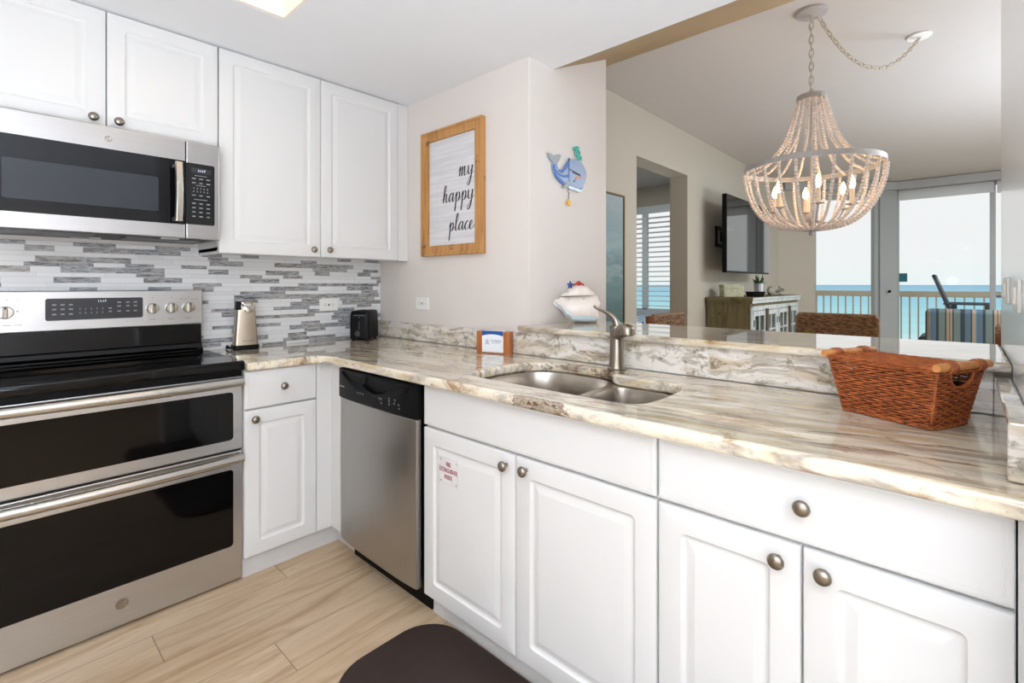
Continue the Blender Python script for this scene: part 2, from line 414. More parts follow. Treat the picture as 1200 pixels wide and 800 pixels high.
def wicker(name, d, l, sc=60):
    n = NT(name); f = n.noise(n.pos(), sc, 4, .6)
    n.set(n.ramp(f, [(.3, d), (.6, l), (.75, tuple(min(1, x*1.25) for x in l[:3])+(1,))]), .55, 0, .4); return n.m
WICK = wicker('red_brown_wicker', srgb(120, 60, 27), srgb(178, 96, 46))
WICKD = wicker('basket_core', srgb(70, 28, 12), srgb(96, 42, 20))
RATTAN = wicker('brown_rattan', srgb(92, 66, 44), srgb(146, 110, 78), 40)
MATM = plain('dark_brown_mat_rubber', srgb(46, 33, 28), .6, var=.15, scale=60, bump=.15)
def planks_paint(name, base, line, pitch):
    n = NT(name); sp_ = n.n('ShaderNodeSeparateXYZ'); p = n.pos(); n.l(p, sp_.inputs[0])
    q = n.math('DIVIDE', sp_.outputs[2], pitch); fr = n.math('FRACT', q)
    f = n.noise(n.map(p, (3, 3, 60)), 1, 5, .6)
    c = n.mix(n.ramp(f, [(.4, (0, 0, 0, 1)), (.7, (.6, .6, .6, 1))]), base, line)
    c = n.mix(n.math('MULTIPLY', n.math('LESS_THAN', fr, .03), .5), c, line); n.set(c, .7); return n.m
SIGNFACE = planks_paint('whitewashed_shiplap', srgb(222, 220, 220), srgb(190, 188, 190), .075)
INK = plain('black_ink', srgb(24, 24, 26), .6)
REDINK = plain('red_ink', srgb(186, 52, 58), .6)
ACRYL = plain('clear_plaque_plastic', srgb(226, 222, 220), .25)
CARD = plain('card_white', srgb(236, 238, 240), .5, var=.01); CARDBLUE = plain('card_blue', srgb(14, 78, 150), .5); CARDINK = plain('card_slate_ink', srgb(96, 108, 126), .5)
CERAM = plain('cream_glazed_ceramic', srgb(232, 222, 212), .18, var=.02, spec=.5)
CERAMB = plain('pale_blue_glaze', srgb(186, 202, 208), .18, var=.05)
CERAMD = plain('shadowy_beige_glaze', srgb(196, 180, 160), .25, var=.05)
REDG = plain('red_glaze', srgb(190, 44, 40), .25, var=.2, scale=90); BLUEG = plain('blue_glaze', srgb(44, 84, 134), .25, var=.2, scale=90)
WH1 = plain('slate_blue_enamel', srgb(134, 152, 182), .25, var=.05); WH2 = plain('bright_blue_enamel', srgb(10, 88, 168), .3, var=.05)
WH3 = plain('grey_striped_enamel', srgb(150, 158, 162), .4, var=.3, scale=120); TEALG = plain('teal_glitter_enamel', srgb(60, 176, 160), .3, var=.4, scale=180)
ORNG = plain('orange_enamel', srgb(232, 140, 70), .4, var=.1); YEL = plain('yellow_enamel', srgb(238, 176, 48), .4, var=.15, scale=80); WIRE = plain('dark_wire', srgb(50, 48, 60), .4, .6)
BEAD = plain('whitewashed_wood_bead', srgb(228, 214, 204), .6, var=.08, scale=60)
CHM = plain('distressed_white_metal', srgb(178, 174, 172), .5, .2, var=.12, scale=60)
CHAINM = plain('antique_white_chain', srgb(186, 178, 160), .5, .2, var=.1)
CANDLE = plain('candle_sleeve', srgb(232, 214, 190), .6)
def emit(name, col, st):
    m = bpy.data.materials.new(name); m.use_nodes = True; b = m.node_tree.nodes['Principled BSDF']
    b.inputs['Base Color'].default_value = col; b.inputs['Emission Color'].default_value = col; b.inputs['Emission Strength'].default_value = st
    return m
BULB = emit('lit_bulb', (1, .72, .38, 1), 9)
DIFF = emit('lit_diffuser', (1, .86, .7, 1), .62)
LCD = emit('lit_clock_digits', (.75, .85, 1, 1), .35)
def glassm(name, tint=(1, 1, 1, 1), fac=.07, rough=0.0):
    m = bpy.data.materials.new(name); m.use_nodes = True; t = m.node_tree; t.nodes.clear()
    o = t.nodes.new('ShaderNodeOutputMaterial'); mx = t.nodes.new('ShaderNodeMixShader'); a = t.nodes.new('ShaderNodeBsdfTransparent'); g = t.nodes.new('ShaderNodeBsdfGlossy')
    a.inputs[0].default_value = tint; g.inputs['Roughness'].default_value = rough; mx.inputs[0].default_value = fac
    t.links.new(a.outputs[0], mx.inputs[1]); t.links.new(g.outputs[0], mx.inputs[2]); t.links.new(mx.outputs[0], o.inputs[0]); return m
GLASS = glassm('window_glass', fac=.006)
def fabric_shade(c=.8, f=.5):
    m = bpy.data.materials.new('roller_shade_fabric'); m.use_nodes = True; t = m.node_tree; t.nodes.clear()
    o = t.nodes.new('ShaderNodeOutputMaterial'); mx = t.nodes.new('ShaderNodeMixShader'); a = t.nodes.new('ShaderNodeBsdfTranslucent'); g = t.nodes.new('ShaderNodeBsdfDiffuse')
    a.inputs[0].default_value = (c, c, c, 1); g.inputs[0].default_value = (c, c, c, 1); mx.inputs[0].default_value = 1-f
    t.links.new(a.outputs[0], mx.inputs[1]); t.links.new(g.outputs[0], mx.inputs[2]); t.links.new(mx.outputs[0], o.inputs[0]); return m
SHADE = fabric_shade()
TVSCR = plain('tv_screen_glass', srgb(10, 11, 14), .04, var=.02, spec=1.0, IOR=1.9)
TEAL = plain('teal_door_sticker', srgb(40, 112, 124), .5)
GALV = plain('galvanised_metal', srgb(180, 184, 186), .35, .8, var=.1, scale=30); LEAF = plain('succulent_green', srgb(58, 88, 48), .5, var=.3, scale=60); LEAF2 = plain('bright_green_leaf', srgb(120, 134, 44), .5, var=.3, scale=60)
STONE = plain('sandy_shell', srgb(164, 158, 140), .6, var=.15, scale=40)

# ------------------------------------------------------------------ shell of the rooms
ZK, ZL = 2.31, 2.752
struct('floor', MB().box(-1.7, 9.35, -3.1, 5.6, -.06, 0), FLOORM)
# kitchen ceiling with the recess of the lamp cut out
RX0, RX1, RY0, RY1 = .21, .833, .80, 2.025
m = MB()
m.box(-1.6, RX0, -1.7, 2.778, ZK, ZK+.04); m.box(RX1, 1.926, -1.7, 2.778, ZK, ZK+.04)
m.box(RX0, RX1, -1.7, RY0, ZK, ZK+.04); m.box(RX0, RX1, RY1, 2.778, ZK, ZK+.04)
m.box(RX0-.02, RX0, RY0, RY1, ZK+.04, ZK+.27); m.box(RX1, RX1+.02, RY0, RY1, ZK+.04, ZK+.27)
m.box(RX0, RX1, RY0-.02, RY0, ZK+.04, ZK+.27); m.box(RX0, RX1, RY1, RY1+.02, ZK+.04, ZK+.27)
m.box(RX0-.02, RX1+.02, RY0-.02, RY1+.02, ZK+.27, ZK+.29)
struct('ceiling', m, CEILK)
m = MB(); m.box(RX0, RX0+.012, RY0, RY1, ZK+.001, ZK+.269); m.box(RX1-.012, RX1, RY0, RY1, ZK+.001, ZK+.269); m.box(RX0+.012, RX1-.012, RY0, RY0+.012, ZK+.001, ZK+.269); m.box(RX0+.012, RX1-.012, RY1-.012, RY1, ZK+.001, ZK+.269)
struct('trim_4', m, plain('glow_tinted_recess_lining', srgb(246, 236, 220), .6, var=.01), label='lining of the recessed ceiling light, warm glow put into its cream colour')  # added liner, the lamp's warm glow put into its cream colour
XS1, XS2 = 1.926, 2.935
struct('ceiling', MB().add([(XS1, -3.1, ZK), (XS1, 2.05, ZK), (XS2, 2.05, ZL), (XS2, -3.1, ZL), (XS1, -3.1, ZK+.06), (XS1, 2.05, ZK+.06), (XS2, 2.05, ZL+.06), (XS2, -3.1, ZL+.06)],
        [(0, 1, 2, 3), (7, 6, 5, 4), (0, 4, 5, 1), (1, 5, 6, 2), (2, 6, 7, 3), (3, 7, 4, 0)]), TANP)
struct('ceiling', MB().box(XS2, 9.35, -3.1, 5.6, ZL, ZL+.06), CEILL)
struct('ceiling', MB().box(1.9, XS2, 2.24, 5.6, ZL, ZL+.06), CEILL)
struct('wall_back', MB().box(-1.7, 1.735, 2.778, 2.9, 0, ZK+.04), WALLK)                 # behind the range
struct('wall_left', MB().box(-1.7, -1.6, -1.7, 2.778, 0, ZK+.04), WALLK)
struct('wall_front', MB().box(-1.7, 2.17, -1.8, -1.7, 0, ZK+.04), WALLK)
# closet block whose end carries the whale: picture wall on one side
struct('wall_picture', MB().box(1.735, 1.75, 1.51, 2.9, 0, 2.34), WALLK)
m = MB()
for a, b in ((1.75, 2.41),):
    za = lambda x: ZK if x <= XS1 else ZK+(x-XS1)*(ZL-ZK)/(XS2-XS1)
    xs = [1.75, XS1, 2.41]; rings = []
    for x in xs: rings.append([(x, 1.51, 0), (x, 2.24, 0), (x, 2.24, za(x)+.01), (x, 1.51, za(x)+.0005)])
    m.loft(rings)
struct('wall_column', m, WALLC)
struct('wall_bar', MB().box(1.735, 1.86, -.082, 1.51, 0, 1.0245), WALLC)
struct('wall_right', MB().box(.95, 2.235, -.20, -.082, 0, 2.48), WALLR, .012)
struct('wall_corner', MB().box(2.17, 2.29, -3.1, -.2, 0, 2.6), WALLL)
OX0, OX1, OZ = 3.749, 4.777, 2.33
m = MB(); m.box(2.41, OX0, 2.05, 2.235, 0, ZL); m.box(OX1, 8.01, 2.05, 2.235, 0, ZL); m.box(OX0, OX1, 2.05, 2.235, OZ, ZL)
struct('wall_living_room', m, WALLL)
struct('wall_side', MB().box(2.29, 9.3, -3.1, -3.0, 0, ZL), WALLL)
W1 = Vector((8.01, 2.05, 0)); W2 = Vector((9.19, .769, 0)); dW = (W2-W1).normalized(); nW = Vector((dW.y, -dW.x, 0))
if nW.x < 0: nW = -nW
def slab(m, a, b, z0, z1, t0, t1):
    """upright slab along the angled window wall from distance a to b, thickness t0..t1 outward"""
    P0 = W1+dW*a; P1 = W1+dW*b
    c = [P0+nW*t0, P1+nW*t0, P1+nW*t1, P0+nW*t1]
    m.loft([[(q.x, q.y, z0) for q in c], [(q.x, q.y, z1) for q in c]]); return m
LW = (W2-W1).length; A0 = (Vector((8.375, 1.653, 0))-W1).length; A1 = (Vector((8.975, 1.002, 0))-W1).length
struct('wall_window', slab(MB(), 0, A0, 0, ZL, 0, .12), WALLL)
m = slab(MB(), A0, A1, 2.56, 2.64, 0, .1)
struct('trim_1', slab(MB(), A1+.06, LW, 0, 2.64, -.03, .12), FRAMEW, .004)
m = slab(m, A0, A1, 2.64, ZL, 0, .12); struct('wall_header', m, WALLL)
struct('trim_2', slab(MB(), .05, LW+.0, 2.63, 2.745, -.09, -.002), GREYF, .004)
struct('trim_3', MB().box(9.09, 9.188, -3.0, .80, 2.63, 2.745), GREYF, .004)
# angled window
wn_ = thing('window_1', 'tall fixed window beside the chandelier overlooking the sea', 'window', tuple(W1+dW*A0)); wn_['kind'] = 'structure'
del wn_['category']
m = MB()
for a, b in ((A0, A0+.02), (A1-.0, A1+.06)): slab(m, a, b, 0, 2.56, .0, .08)
slab(m, A0, A1, 2.50, 2.56, .0, .08); slab(m, A0, A1, 0, .08, 0, .08)
mk('window_frame', m, FRAMEW, wn_, .004)
mk('pane', slab(MB(), A0+.01, A1+.01, .06, 2.52, .03, .036), GLASS, wn_)
# sliding glass doors, facing the sea
dr = thing('door_1', 'sliding glass door with a roller shade at its head', 'door', (9.19, .3, 0)); dr['kind'] = 'structure'; del dr['category']
m = MB(); m.box(9.19, 9.27, .735, .80, 0, 2.64); m.box(9.19, 9.27, -.289, -.231, 0, 2.64); m.box(9.19, 9.27, -1.5, -1.44, 0, 2.64); m.box(9.19, 9.27, -3.0, -2.94, 0, 2.64)
m.box(9.19, 9.27, -3.0, .80, 2.58, 2.64); m.box(9.19, 9.27, -3.0, .80, 0, .05)
mk('door_frame', m, FRAMEW, dr, .004)
mk('pane', MB().box(9.225, 9.231, -2.95, .74, .04, 2.59), GLASS, dr)
mk('lock', MB().ball((9.02, .83, 1.14), .022), BLACK, dr, smooth=True)
struct('wall_lintel', MB().box(9.19, 9.31, -3.0, .8, 2.64, ZL), WALLL)
s_ = mk('roller_shade', MB().box(9.165, 9.17, -.27, .74, 2.475, 2.62), SHADE); tag(s_, 'rolled-up white shade at the head of the sliding door, left of the door post', 'roller shade', 'roller shades')
s_ = mk('roller_shade', MB().box(9.165, 9.17, -1.47, -.30, 2.46, 2.62), SHADE); tag(s_, 'white shade at the head of the glass right of the door post', 'roller shade', 'roller shades')
mk('sticker', MB().box(9.219, 9.222, .64, .752, 1.28, 1.407), TEAL, dr)['label'] = 'teal square sticker'

# bedroom beyond the opening
XB = 7.0
p = lambda u, v: on_x(u, v, XB)
zt = p(745, 245).z; zb = p(745, 362).z
m = MB(); m.box(XB, XB+.1, 2.235, 5.5, zt, ZL); m.box(XB, XB+.1, 2.235, 5.5, 0, zb-.08); m.box(XB, XB+.1, 4.4, 5.5, zb-.08, zt)
struct('wall_bedroom', m, WALLL)
m = MB(); m.box(1.9, 7.1, 5.5, 5.6, 0, ZL); m.box(1.9, 2.0, 2.24, 5.5, 0, ZL)
struct('wall_bedroom_back', m, WALLL)
wd = thing('window_2', 'bedroom window with white plantation shutters', 'window', (XB, 3.3, zb)); wd['kind'] = 'structure'; del wd['category']
m = MB(); m.box(XB-.03, XB+.04, 2.24, 4.4, zt-.09, zt+.02); m.box(XB-.03, XB+.04, 2.24, 4.4, zb-.08, zb+.02)
ys = [p(753.5, 300).y+.0, p(759.5, 300).y]; y1_, y0_ = ys
k = y1_
edges = [(y0_, y1_)]
pitch = .78
for i in range(-3, 4):
    a = y0_+i*pitch; b = y1_+i*pitch
    if b < 2.3 or a > 4.35: continue
    m.box(XB-.03, XB+.02, max(a, 2.24), min(b, 4.4), zb, zt-.08)
mk('shutter_frame', m, plain('shutter_white', srgb(214, 222, 224), .4, var=.02), wd, .003)
SHW = fabric_shade(.96, .62); SHW.name = 'louvre_white'
m = MB(); z = zb+.06
while z < zt-.12:
    c0 = Vector((XB-.004, 0, z)); a = radians(8)
    ux = Vector((cos(a), 0, -sin(a)))*.034; th = Vector((sin(a), 0, cos(a)))*.004
    q = [c0-ux-th, c0+ux-th, c0+ux+th, c0-ux+th]
    m.loft([[(w_.x, 2.24, w_.z) for w_ in q], [(w_.x, 4.4, w_.z) for w_ in q]])
    z += .075
mk('louvres', m, SHW, wd)

# tile backsplash
struct('wall_backsplash', MB().box(-.75, 1.735, 2.768, 2.778, .914, 1.42), TILE, label='mosaic tile strips between worktop and wall cabinets')

# outside
struct('balcony_floor', MB().box(9.35, 11.6, -3.2, 4.5, -.1, -.03), plain('balcony_concrete', srgb(190, 184, 172), .8))
def sea():
    n = NT('sea_water'); sp_ = n.n('ShaderNodeSeparateXYZ'); n.l(n.pos(), sp_.inputs[0])
    lg = n.math('LOGARITHM', n.math('MAXIMUM', sp_.outputs[0], 10), 10)
    f = n.math('DIVIDE', n.math('SUBTRACT', lg, 2.3), 2.2)
    wv = n.noise(n.map(n.pos(), (.02, .004, 1)), 1, 5); f = n.math('ADD', f, n.math('MULTIPLY', n.math('SUBTRACT', wv, .5), .22))
    c = n.ramp(f, [(0, srgb(236, 252, 246)), (.16, srgb(196, 238, 234)), (.32, srgb(172, 222, 228)), (.6, srgb(166, 208, 222)), (1, srgb(152, 194, 212))])
    n.set(c, .9, 0, .0); return n.m
tag(mk('sea', MB().box(30, 40000, -30000, 30000, -31, -30), sea()), 'turquoise to blue open water below the horizon', 'sea', kind='structure')
RAILM = plain('beige_painted_aluminium', srgb(196, 184, 158), .5, var=.02)
rl = thing('balcony_railing', 'beige balcony railing with thin upright balusters in front of the sea', 'railing', (11.3, .5, 0))
mk('top_rail', MB().box(11.27, 11.36, -3.1, 4.4, 1.02, 1.125), RAILM, rl, .006); mk('bottom_rail', MB().box(11.29, 11.34, -3.1, 4.4, .06, .11), RAILM, rl, .003)
b0 = None; y = -3.0
while y < 4.35:
    if b0 is None: b0 = mk('baluster', MB().box(11.30, 11.325, y-.011, y+.011, -.03, 1.02), RAILM, rl)
    else:
        c = b0.copy(); COL.objects.link(c); c.parent = rl; c.location = (0, y+3.0, 0)
    y += .121

# ------------------------------------------------------------------ cabinetry
def door_mb(w_, h_, T, fr=.056, panel=True, th=.02):
    """slab of width w_, height h_ in a local frame; T maps x right, y up, z outward (z=0 is the outer face)"""
    m = MB(); N = 6
    def ring(ins, dep, r): return [T @ Vector((x, y, dep)) for x, y in rrect(ins, w_-ins, ins, h_-ins, max(r, .0004), N)]
    rings = [ring(0, -th, .0015), ring(0, -.004, .0015), ring(.0015, -.001, .002), ring(.0045, 0, .003)]
    if panel:
        rings += [ring(fr, 0, .014), ring(fr+.003, -.004, .012), ring(fr+.007, -.0065, .009), ring(fr+.012, -.0070, .006), ring(fr+.016, -.0065, .003), ring(fr+.032, -.0008, .0015), ring(fr+.035, -.0005, .001)]
    else: rings += [ring(.012, 0, .003), ring(.0125, -.0006, .003), ring(.0145, -.0006, .003), ring(.015, 0, .003)]
    m.loft(rings); return m
def knob_mb(T):
    prof = [(.0065, 0), (.0055, .004), (.005, .012), (.0075, .016), (.0155, .0185), (.0165, .022), (.0145, .027), (.009, .0305), (.0002, .032)]
    m = MB(); n = 24
    m.loft([[T @ Vector((r*cos(2*pi*k/n), r*sin(2*pi*k/n), h)) for k in range(n)] for r, h in prof]); return m
def put_door(cab, name, face, a0, a1, z0, z1, knob=None, panel=True):
    """face: ('y', Y) facing -Y with a=x, or ('x', X) facing -X with a=y (a1>a0)"""
    g = .0015
    if face[0] == 'y': T = fy((a0+g, face[1], z0+g))
    else: T = fx((face[1], a1-g, z0+g))
    d = mk(name, door_mb(a1-a0-2*g, z1-z0-2*g, T, panel=panel), WHITE, cab, smooth=True, angle=30)
    if knob:
        K = fy((knob[0], face[1], knob[1])) if face[0] == 'y' else fx((face[1], knob[0], knob[1]))
        mk('knob', knob_mb(K), NICKEL, d, smooth=True)
    return d

# wall cabinets
YU = 2.465
def wall_cab(x0, x1, z0, label, doors, filler=None):
    c = thing('wall_cabinet', label, 'cabinet', ((x0+x1)/2, 2.62, z0))
    m = MB(); m.box(x0+.001, x1-.001, YU+.021, 2.766, z0+.012, z0+.028); m.box(x0+.001, x1-.001, YU+.021, 2.766, ZK-.02, ZK-.001)
    m.box(x0+.001, x0+.018, YU+.021, 2.766, z0, ZK-.001); m.box(x1-.018, x1-.001, YU+.021, 2.766, z0, ZK-.001); m.box(x0+.018, x1-.018, 2.75, 2.766, z0+.02, ZK-.02)
    m.box(x0+.018, x1-.018, YU+.021, YU+.04, z0, z0+.03)
    mk('body', m, WHITE, c)
    for a, b, kn in doors: put_door(c, 'door', ('y', YU), a, b, z0, ZK-.003, kn)
    if filler: mk('filler_strip', MB().box(filler[0], filler[1], YU+.002, YU+.02, z0, ZK-.002), WHITE, c, .001)
    return c
wall_cab(-.052, .718, 1.848, 'short white wall cabinet with two raised-panel doors above the microwave', [(-.052, .3295, (.289, 1.881)), (.3295, .718, (.366, 1.88))])
wall_cab(.7195, 1.7335, 1.3815, 'tall white two-door wall cabinet between the microwave and the picture wall', [(.7205, 1.193, (1.150, 1.419)), (1.193, 1.667, (1.234, 1.421))], (1.667, 1.733))

# base cabinet between range and corner
YB = 2.222
cb = thing('corner_base_cabinet', 'narrow white base cabinet with one drawer above one door beside the range', 'cabinet', (.94, 2.5, 0))
m = MB(); m.box(.747, .765, YB+.021, 2.766, .09, .876); m.box(.747, 1.69, 2.75, 2.766, .09, .876); m.box(.765, 1.06, YB+.021, 2.75, .09, .108)
m.box(.765, 1.06, YB+.021, YB+.04, .7, .73); m.box(.765, 1.06, YB+.021, YB+.04, .856, .876)
mk('body', m, WHITE, cb)
put_door(cb, 'drawer_front', ('y', YB), .7455, 1.056, .714, .875, (.902, .796), False)
put_door(cb, 'door', ('y', YB), .7455, 1.056, .09, .710, (.783, .671))
m = MB(); m.box(1.057, 1.130, YB+.004, YB+.022, .09, .875); m.box(1.130, 1.148, 2.092, YB+.022, .09, .875)
mk('filler_strip', m, WHITE, cb, .001)
m = MB(); m.box(.746, 1.178, 2.252, 2.268, 0, .09); m.box(1.178, 1.194, 2.085, 2.268, 0, .09)
mk('toe_kick', m, TOEW, cb)

XF = 1.116
def base_run(label, ya, yb, loc):
    c = thing('base_cabinet', label, 'cabinet', loc)
    m = MB(); m.box(XF+.021, 1.70, ya+.001, ya+.018, .09, .876); m.box(XF+.021, 1.70, yb-.018, yb-.001, .09, .876); m.box(XF+.021, 1.70, ya+.018, yb-.018, .09, .108)
    m.box(1.684, 1.70, ya+.018, yb-.018, .108, .876); m.box(XF+.021, XF+.04, ya+.018, yb-.018, .70, .73); m.box(XF+.021, XF+.04, ya+.018, yb-.018, .86, .876)
    m.box(XF+.021, XF+.04, (ya+yb)/2-.02, (ya+yb)/2+.02, .108, .70)
    mk('body', m, WHITE, c)
    mk('toe_kick', MB().box(1.163, 1.18, ya+.001, yb-.001, 0, .09), TOEW, c)
    return c
c1 = base_run('white base cabinet under the sink with two doors and a plain panel above them', .556, 1.489, (1.4, 1.02, 0))
put_door(c1, 'false_drawer_front', ('x', XF), .557, 1.488, .720, .876, None, False)
dl = put_door(c1, 'door', ('x', XF), 1.025, 1.488, .090, .714, (1.061, .676)); put_door(c1, 'door', ('x', XF), .557, 1.023, .090, .714, (.979, .680))
# warning plaque on the left sink door
sg = mk('plaque', MB().box(XF-.0015, XF+.0005, 1.293, 1.391, .535, .627), ACRYL, dl); sg['label'] = 'clear plaque with red warning lettering'
def put_text(name, txt, size, T, m, parent, **k):
    t = text_mb(txt, size, **k); t.xf(T); return mk(name, t, m, parent)
m = MB()
for txt, yy, zz, sz in (('FIRE', 1.343, .605, .023), ('EXTINGUISHER', 1.343, .583, .023), ('INSIDE', 1.343, .560, .023)):
    t = text_mb(txt, sz, sx=.62, depth=.0004); 
    # heavier letters: three slightly shifted copies
    for dx in (-.0003, .0003):
        q = MB(); q.v = list(t.v); q.f = list(t.f); q.xf(fx((XF-.0018, yy+dx, zz))); m.add(q.v, q.f)
mk('plaque_lettering', m, REDINK, dl)
m = MB()
for yy, zz in ((1.384, .618), (1.30, .618), (1.384, .543), (1.30, .543)): m.lathe([(.0025, 0), (.0022, .0012), (.0003, .0018)], (XF-.0015, yy, zz), 10, '-x')
mk('plaque_screws', m, NICKEL, dl)
c2 = base_run('white base cabinet with a wide drawer above two doors, nearest the right wall', -.060, .5545, (1.4, .25, 0))
put_door(c2, 'drawer_front', ('x', XF), -.059, .5535, .720, .876, (.240, .799), False)
put_door(c2, 'door', ('x', XF), .2445, .5535, .090, .714, (.286, .677)); put_door(c2, 'door', ('x', XF), -.059, .2425, .090, .714, (.204, .678))
mk('filler_strip', MB().box(XF+.008, XF+.03, -.081, -.061, 0, .876), WHITE, c2)

# ------------------------------------------------------------------ worktop
ct = thing('worktop', 'L-shaped streaked cream and brown granite worktop with low granite upstands', 'worktop', (1.35, 1.3, .877))
FX, FYc = 1.072, 2.197
outl = [(.7475, 2.766), (.7475, FYc)]
R_ = .075; cxx, cyy = FX-R_, FYc-R_
for k in range(9): a = radians(90-90*k/8); outl.append((cxx+R_*cos(a), cyy+R_*sin(a)))
outl += [(FX, -.080), (1.714, -.080), (1.714, 2.766)]
hole = catmull([Vector((x, y, 0)) for x, y in [(1.245, 1.352), (1.33, 1.368), (1.44, 1.37), (1.55, 1.345), (1.617, 1.27), (1.632, 1.16), (1.628, 1.05), (1.600, .985), (1.553, .93), (1.548, .84), (1.55, .73), (1.525, .677), (1.45, .655), (1.30, .650), (1.225, .67), (1.203, .74), (1.20, .90), (1.20, 1.1), (1.203, 1.28)]], 5, True)
hole = [(v_.x, v_.y) for v_ in hole]
top = curve_mesh([outl, hole], .877, .914, .012, 4)
mk('worktop_slab', top, GRANITE, ct, smooth=True, angle=50)
m = MB(); m.box(1.716, 1.734, 1.512, 2.767, .915, 1.014); m.box(1.716, 1.734, -.05, 1.511, .915, 1.0235)
mk('upstand', m, GRANITEV, ct, .0015)
mk('side_upstand', MB().box(1.149, 1.7155, -.081, -.050, .915, 1.014), GRANITEV, ct, .004)
# raised bar top
bo = [(1.736, 1.509), (1.736, 1.54), (1.70, 1.54), (1.688, 1.536), (1.682, 1.524), (1.682, -.080), (2.20, -.080), (2.20, 1.509)][::-1]
bt = mk('bar_top', curve_mesh([bo], 1.0245, 1.0505, .009, 4), GRANITE, smooth=True, angle=50)
tag(bt, 'raised granite breakfast bar running behind the sink below the opening', 'bar top')

# ------------------------------------------------------------------ sink
sk = thing('sink', 'stainless steel undermount double-bowl sink set in the worktop', 'sink', (1.42, 1.0, .70))
Lb = [(v_.x, v_.y) for v_ in catmull([Vector((x, y, 0)) for x, y in [(1.26, 1.350), (1.42, 1.358), (1.54, 1.335), (1.608, 1.26), (1.62, 1.13), (1.612, 1.02), (1.56, .965), (1.42, .945), (1.27, .940), (1.215, .965), (1.205, 1.05), (1.205, 1.25), (1.22, 1.32)]], 5, True)]
Rb = [(v_.x, v_.y) for v_ in catmull([Vector((x, y, 0)) for x, y in [(1.27, .908), (1.40, .912), (1.50, .915), (1.535, .885), (1.54, .80), (1.537, .72), (1.50, .675), (1.40, .664), (1.28, .664), (1.22, .69), (1.207, .77), (1.21, .86), (1.23, .897)]], 5, True)]
rim = [(x+(x-1.41)*.10, y+(y-1.01)*.06) for x, y in hole]
mk('rim', curve_mesh([rim, Lb[::-1], Rb[::-1]], .8745, .8765), STEELS, sk)
def bowl(B, dep):
    cx_ = sum(p[0] for p in B)/len(B); cy_ = sum(p[1] for p in B)/len(B)
    rings = []
    for s1, z in ((1.0, .8755), (.995, .872), (.975, .80), (.955, .875-dep+.03), (.93, .875-dep+.012), (.88, .875-dep+.003), (.80, .875-dep), (.15, .875-dep-.004)):
        rings.append([(cx_+(x-cx_)*s1, cy_+(y-cy_)*s1, z) for x, y in B])
    m = MB(); m.loft(rings, False, True)
    o = mk('bowl', m, STEELS, sk, smooth=True, angle=60)
    mk('drain', MB().lathe([(.045, 0), (.045, .002), (.038, .003), (.034, -.001), (.0002, -.002)], (cx_, cy_, .875-dep-.001)), CHROME, o, smooth=True)
bowl(Lb, .20); bowl(Rb, .17)

# faucet
fc = thing('faucet', 'brushed nickel single-lever faucet behind the sink', 'faucet', (1.650, .987, .914))
B_ = Vector((1.650, .987, .9145))
mk('body', MB().lathe([(.036, 0), (.036, .004), (.031, .007), (.0275, .03), (.026, .08), (.0255, .13), (.027, .155), (.026, .168), (.0002, .172)], tuple(B_)), NICKEL, fc, smooth=True)
m = MB(); sd = Vector((-.55, -.83, 0)).normalized()
m.tube(catmull([B_+Vector((0, 0, .125)), B_+sd*.03+Vector((0, 0, .145)), B_+sd*.06+Vector((0, 0, .155)), B_+sd*.088+Vector((0, 0, .158))], 4), [.020, .021, .022, .023, .023, .024, .024, .024, .024, .0235, .022, .020, .014], 16)
nz = B_+sd*.088
m.lathe([(.0262, 0), (.0268, .004), (.0268, .022), (.0262, .026), (.020, .034), (.006, .040), (.0002, .041)], (nz.x, nz.y, B_.z+.142), 28)
mk('spout', m, NICKEL, fc, smooth=True)
mk('aerator', MB().lathe([(.022, -.003), (.022, 0), (.0002, 0)], (nz.x, nz.y, B_.z+.1425), 24), BLACK, fc)
hp = catmull([B_+Vector((.002, 0, .150)), B_+Vector((0, .004, .182)), B_+Vector((-.004, .022, .207)), B_+Vector((-.010, .050, .222)), B_+Vector((-.016, .076, .233)), B_+Vector((-.02, .09, .243))], 5)
hr = [.019-.013*min(1, i/16) for i in range(len(hp))]
mk('lever', MB().tube(hp, hr, 14, flat=.75), NICKEL, fc, smooth=True)

# ------------------------------------------------------------------ range
rg = thing('range', 'stainless steel double-oven range with black glass cooktop', 'range', (.363, 2.5, 0))
X0, X1r = -.018, .744
mk('body', MB().box(X0+.002, X1r-.002, 2.262, 2.70, .02, .884), plain('dark_grey_enamel', srgb(52, 50, 50), .5), rg)
mk('base_trim', MB().box(X0+.01, X1r-.008, 2.30, 2.66, 0, .02), BLACK, rg)
ck = MB(); ck.add(*(lambda: ([], []))())
cs = curve_mesh([rrect(X0-.002, X1r+.001, 2.207, 2.69, .012)], .884, .925, .010, 4)
mk('cooktop', cs, BLACKG, rg, smooth=True, angle=50)
mk('vent_strip', MB().box(X0+.004, X1r-.004, 2.240, 2.262, .858, .8835), BLACK, rg)
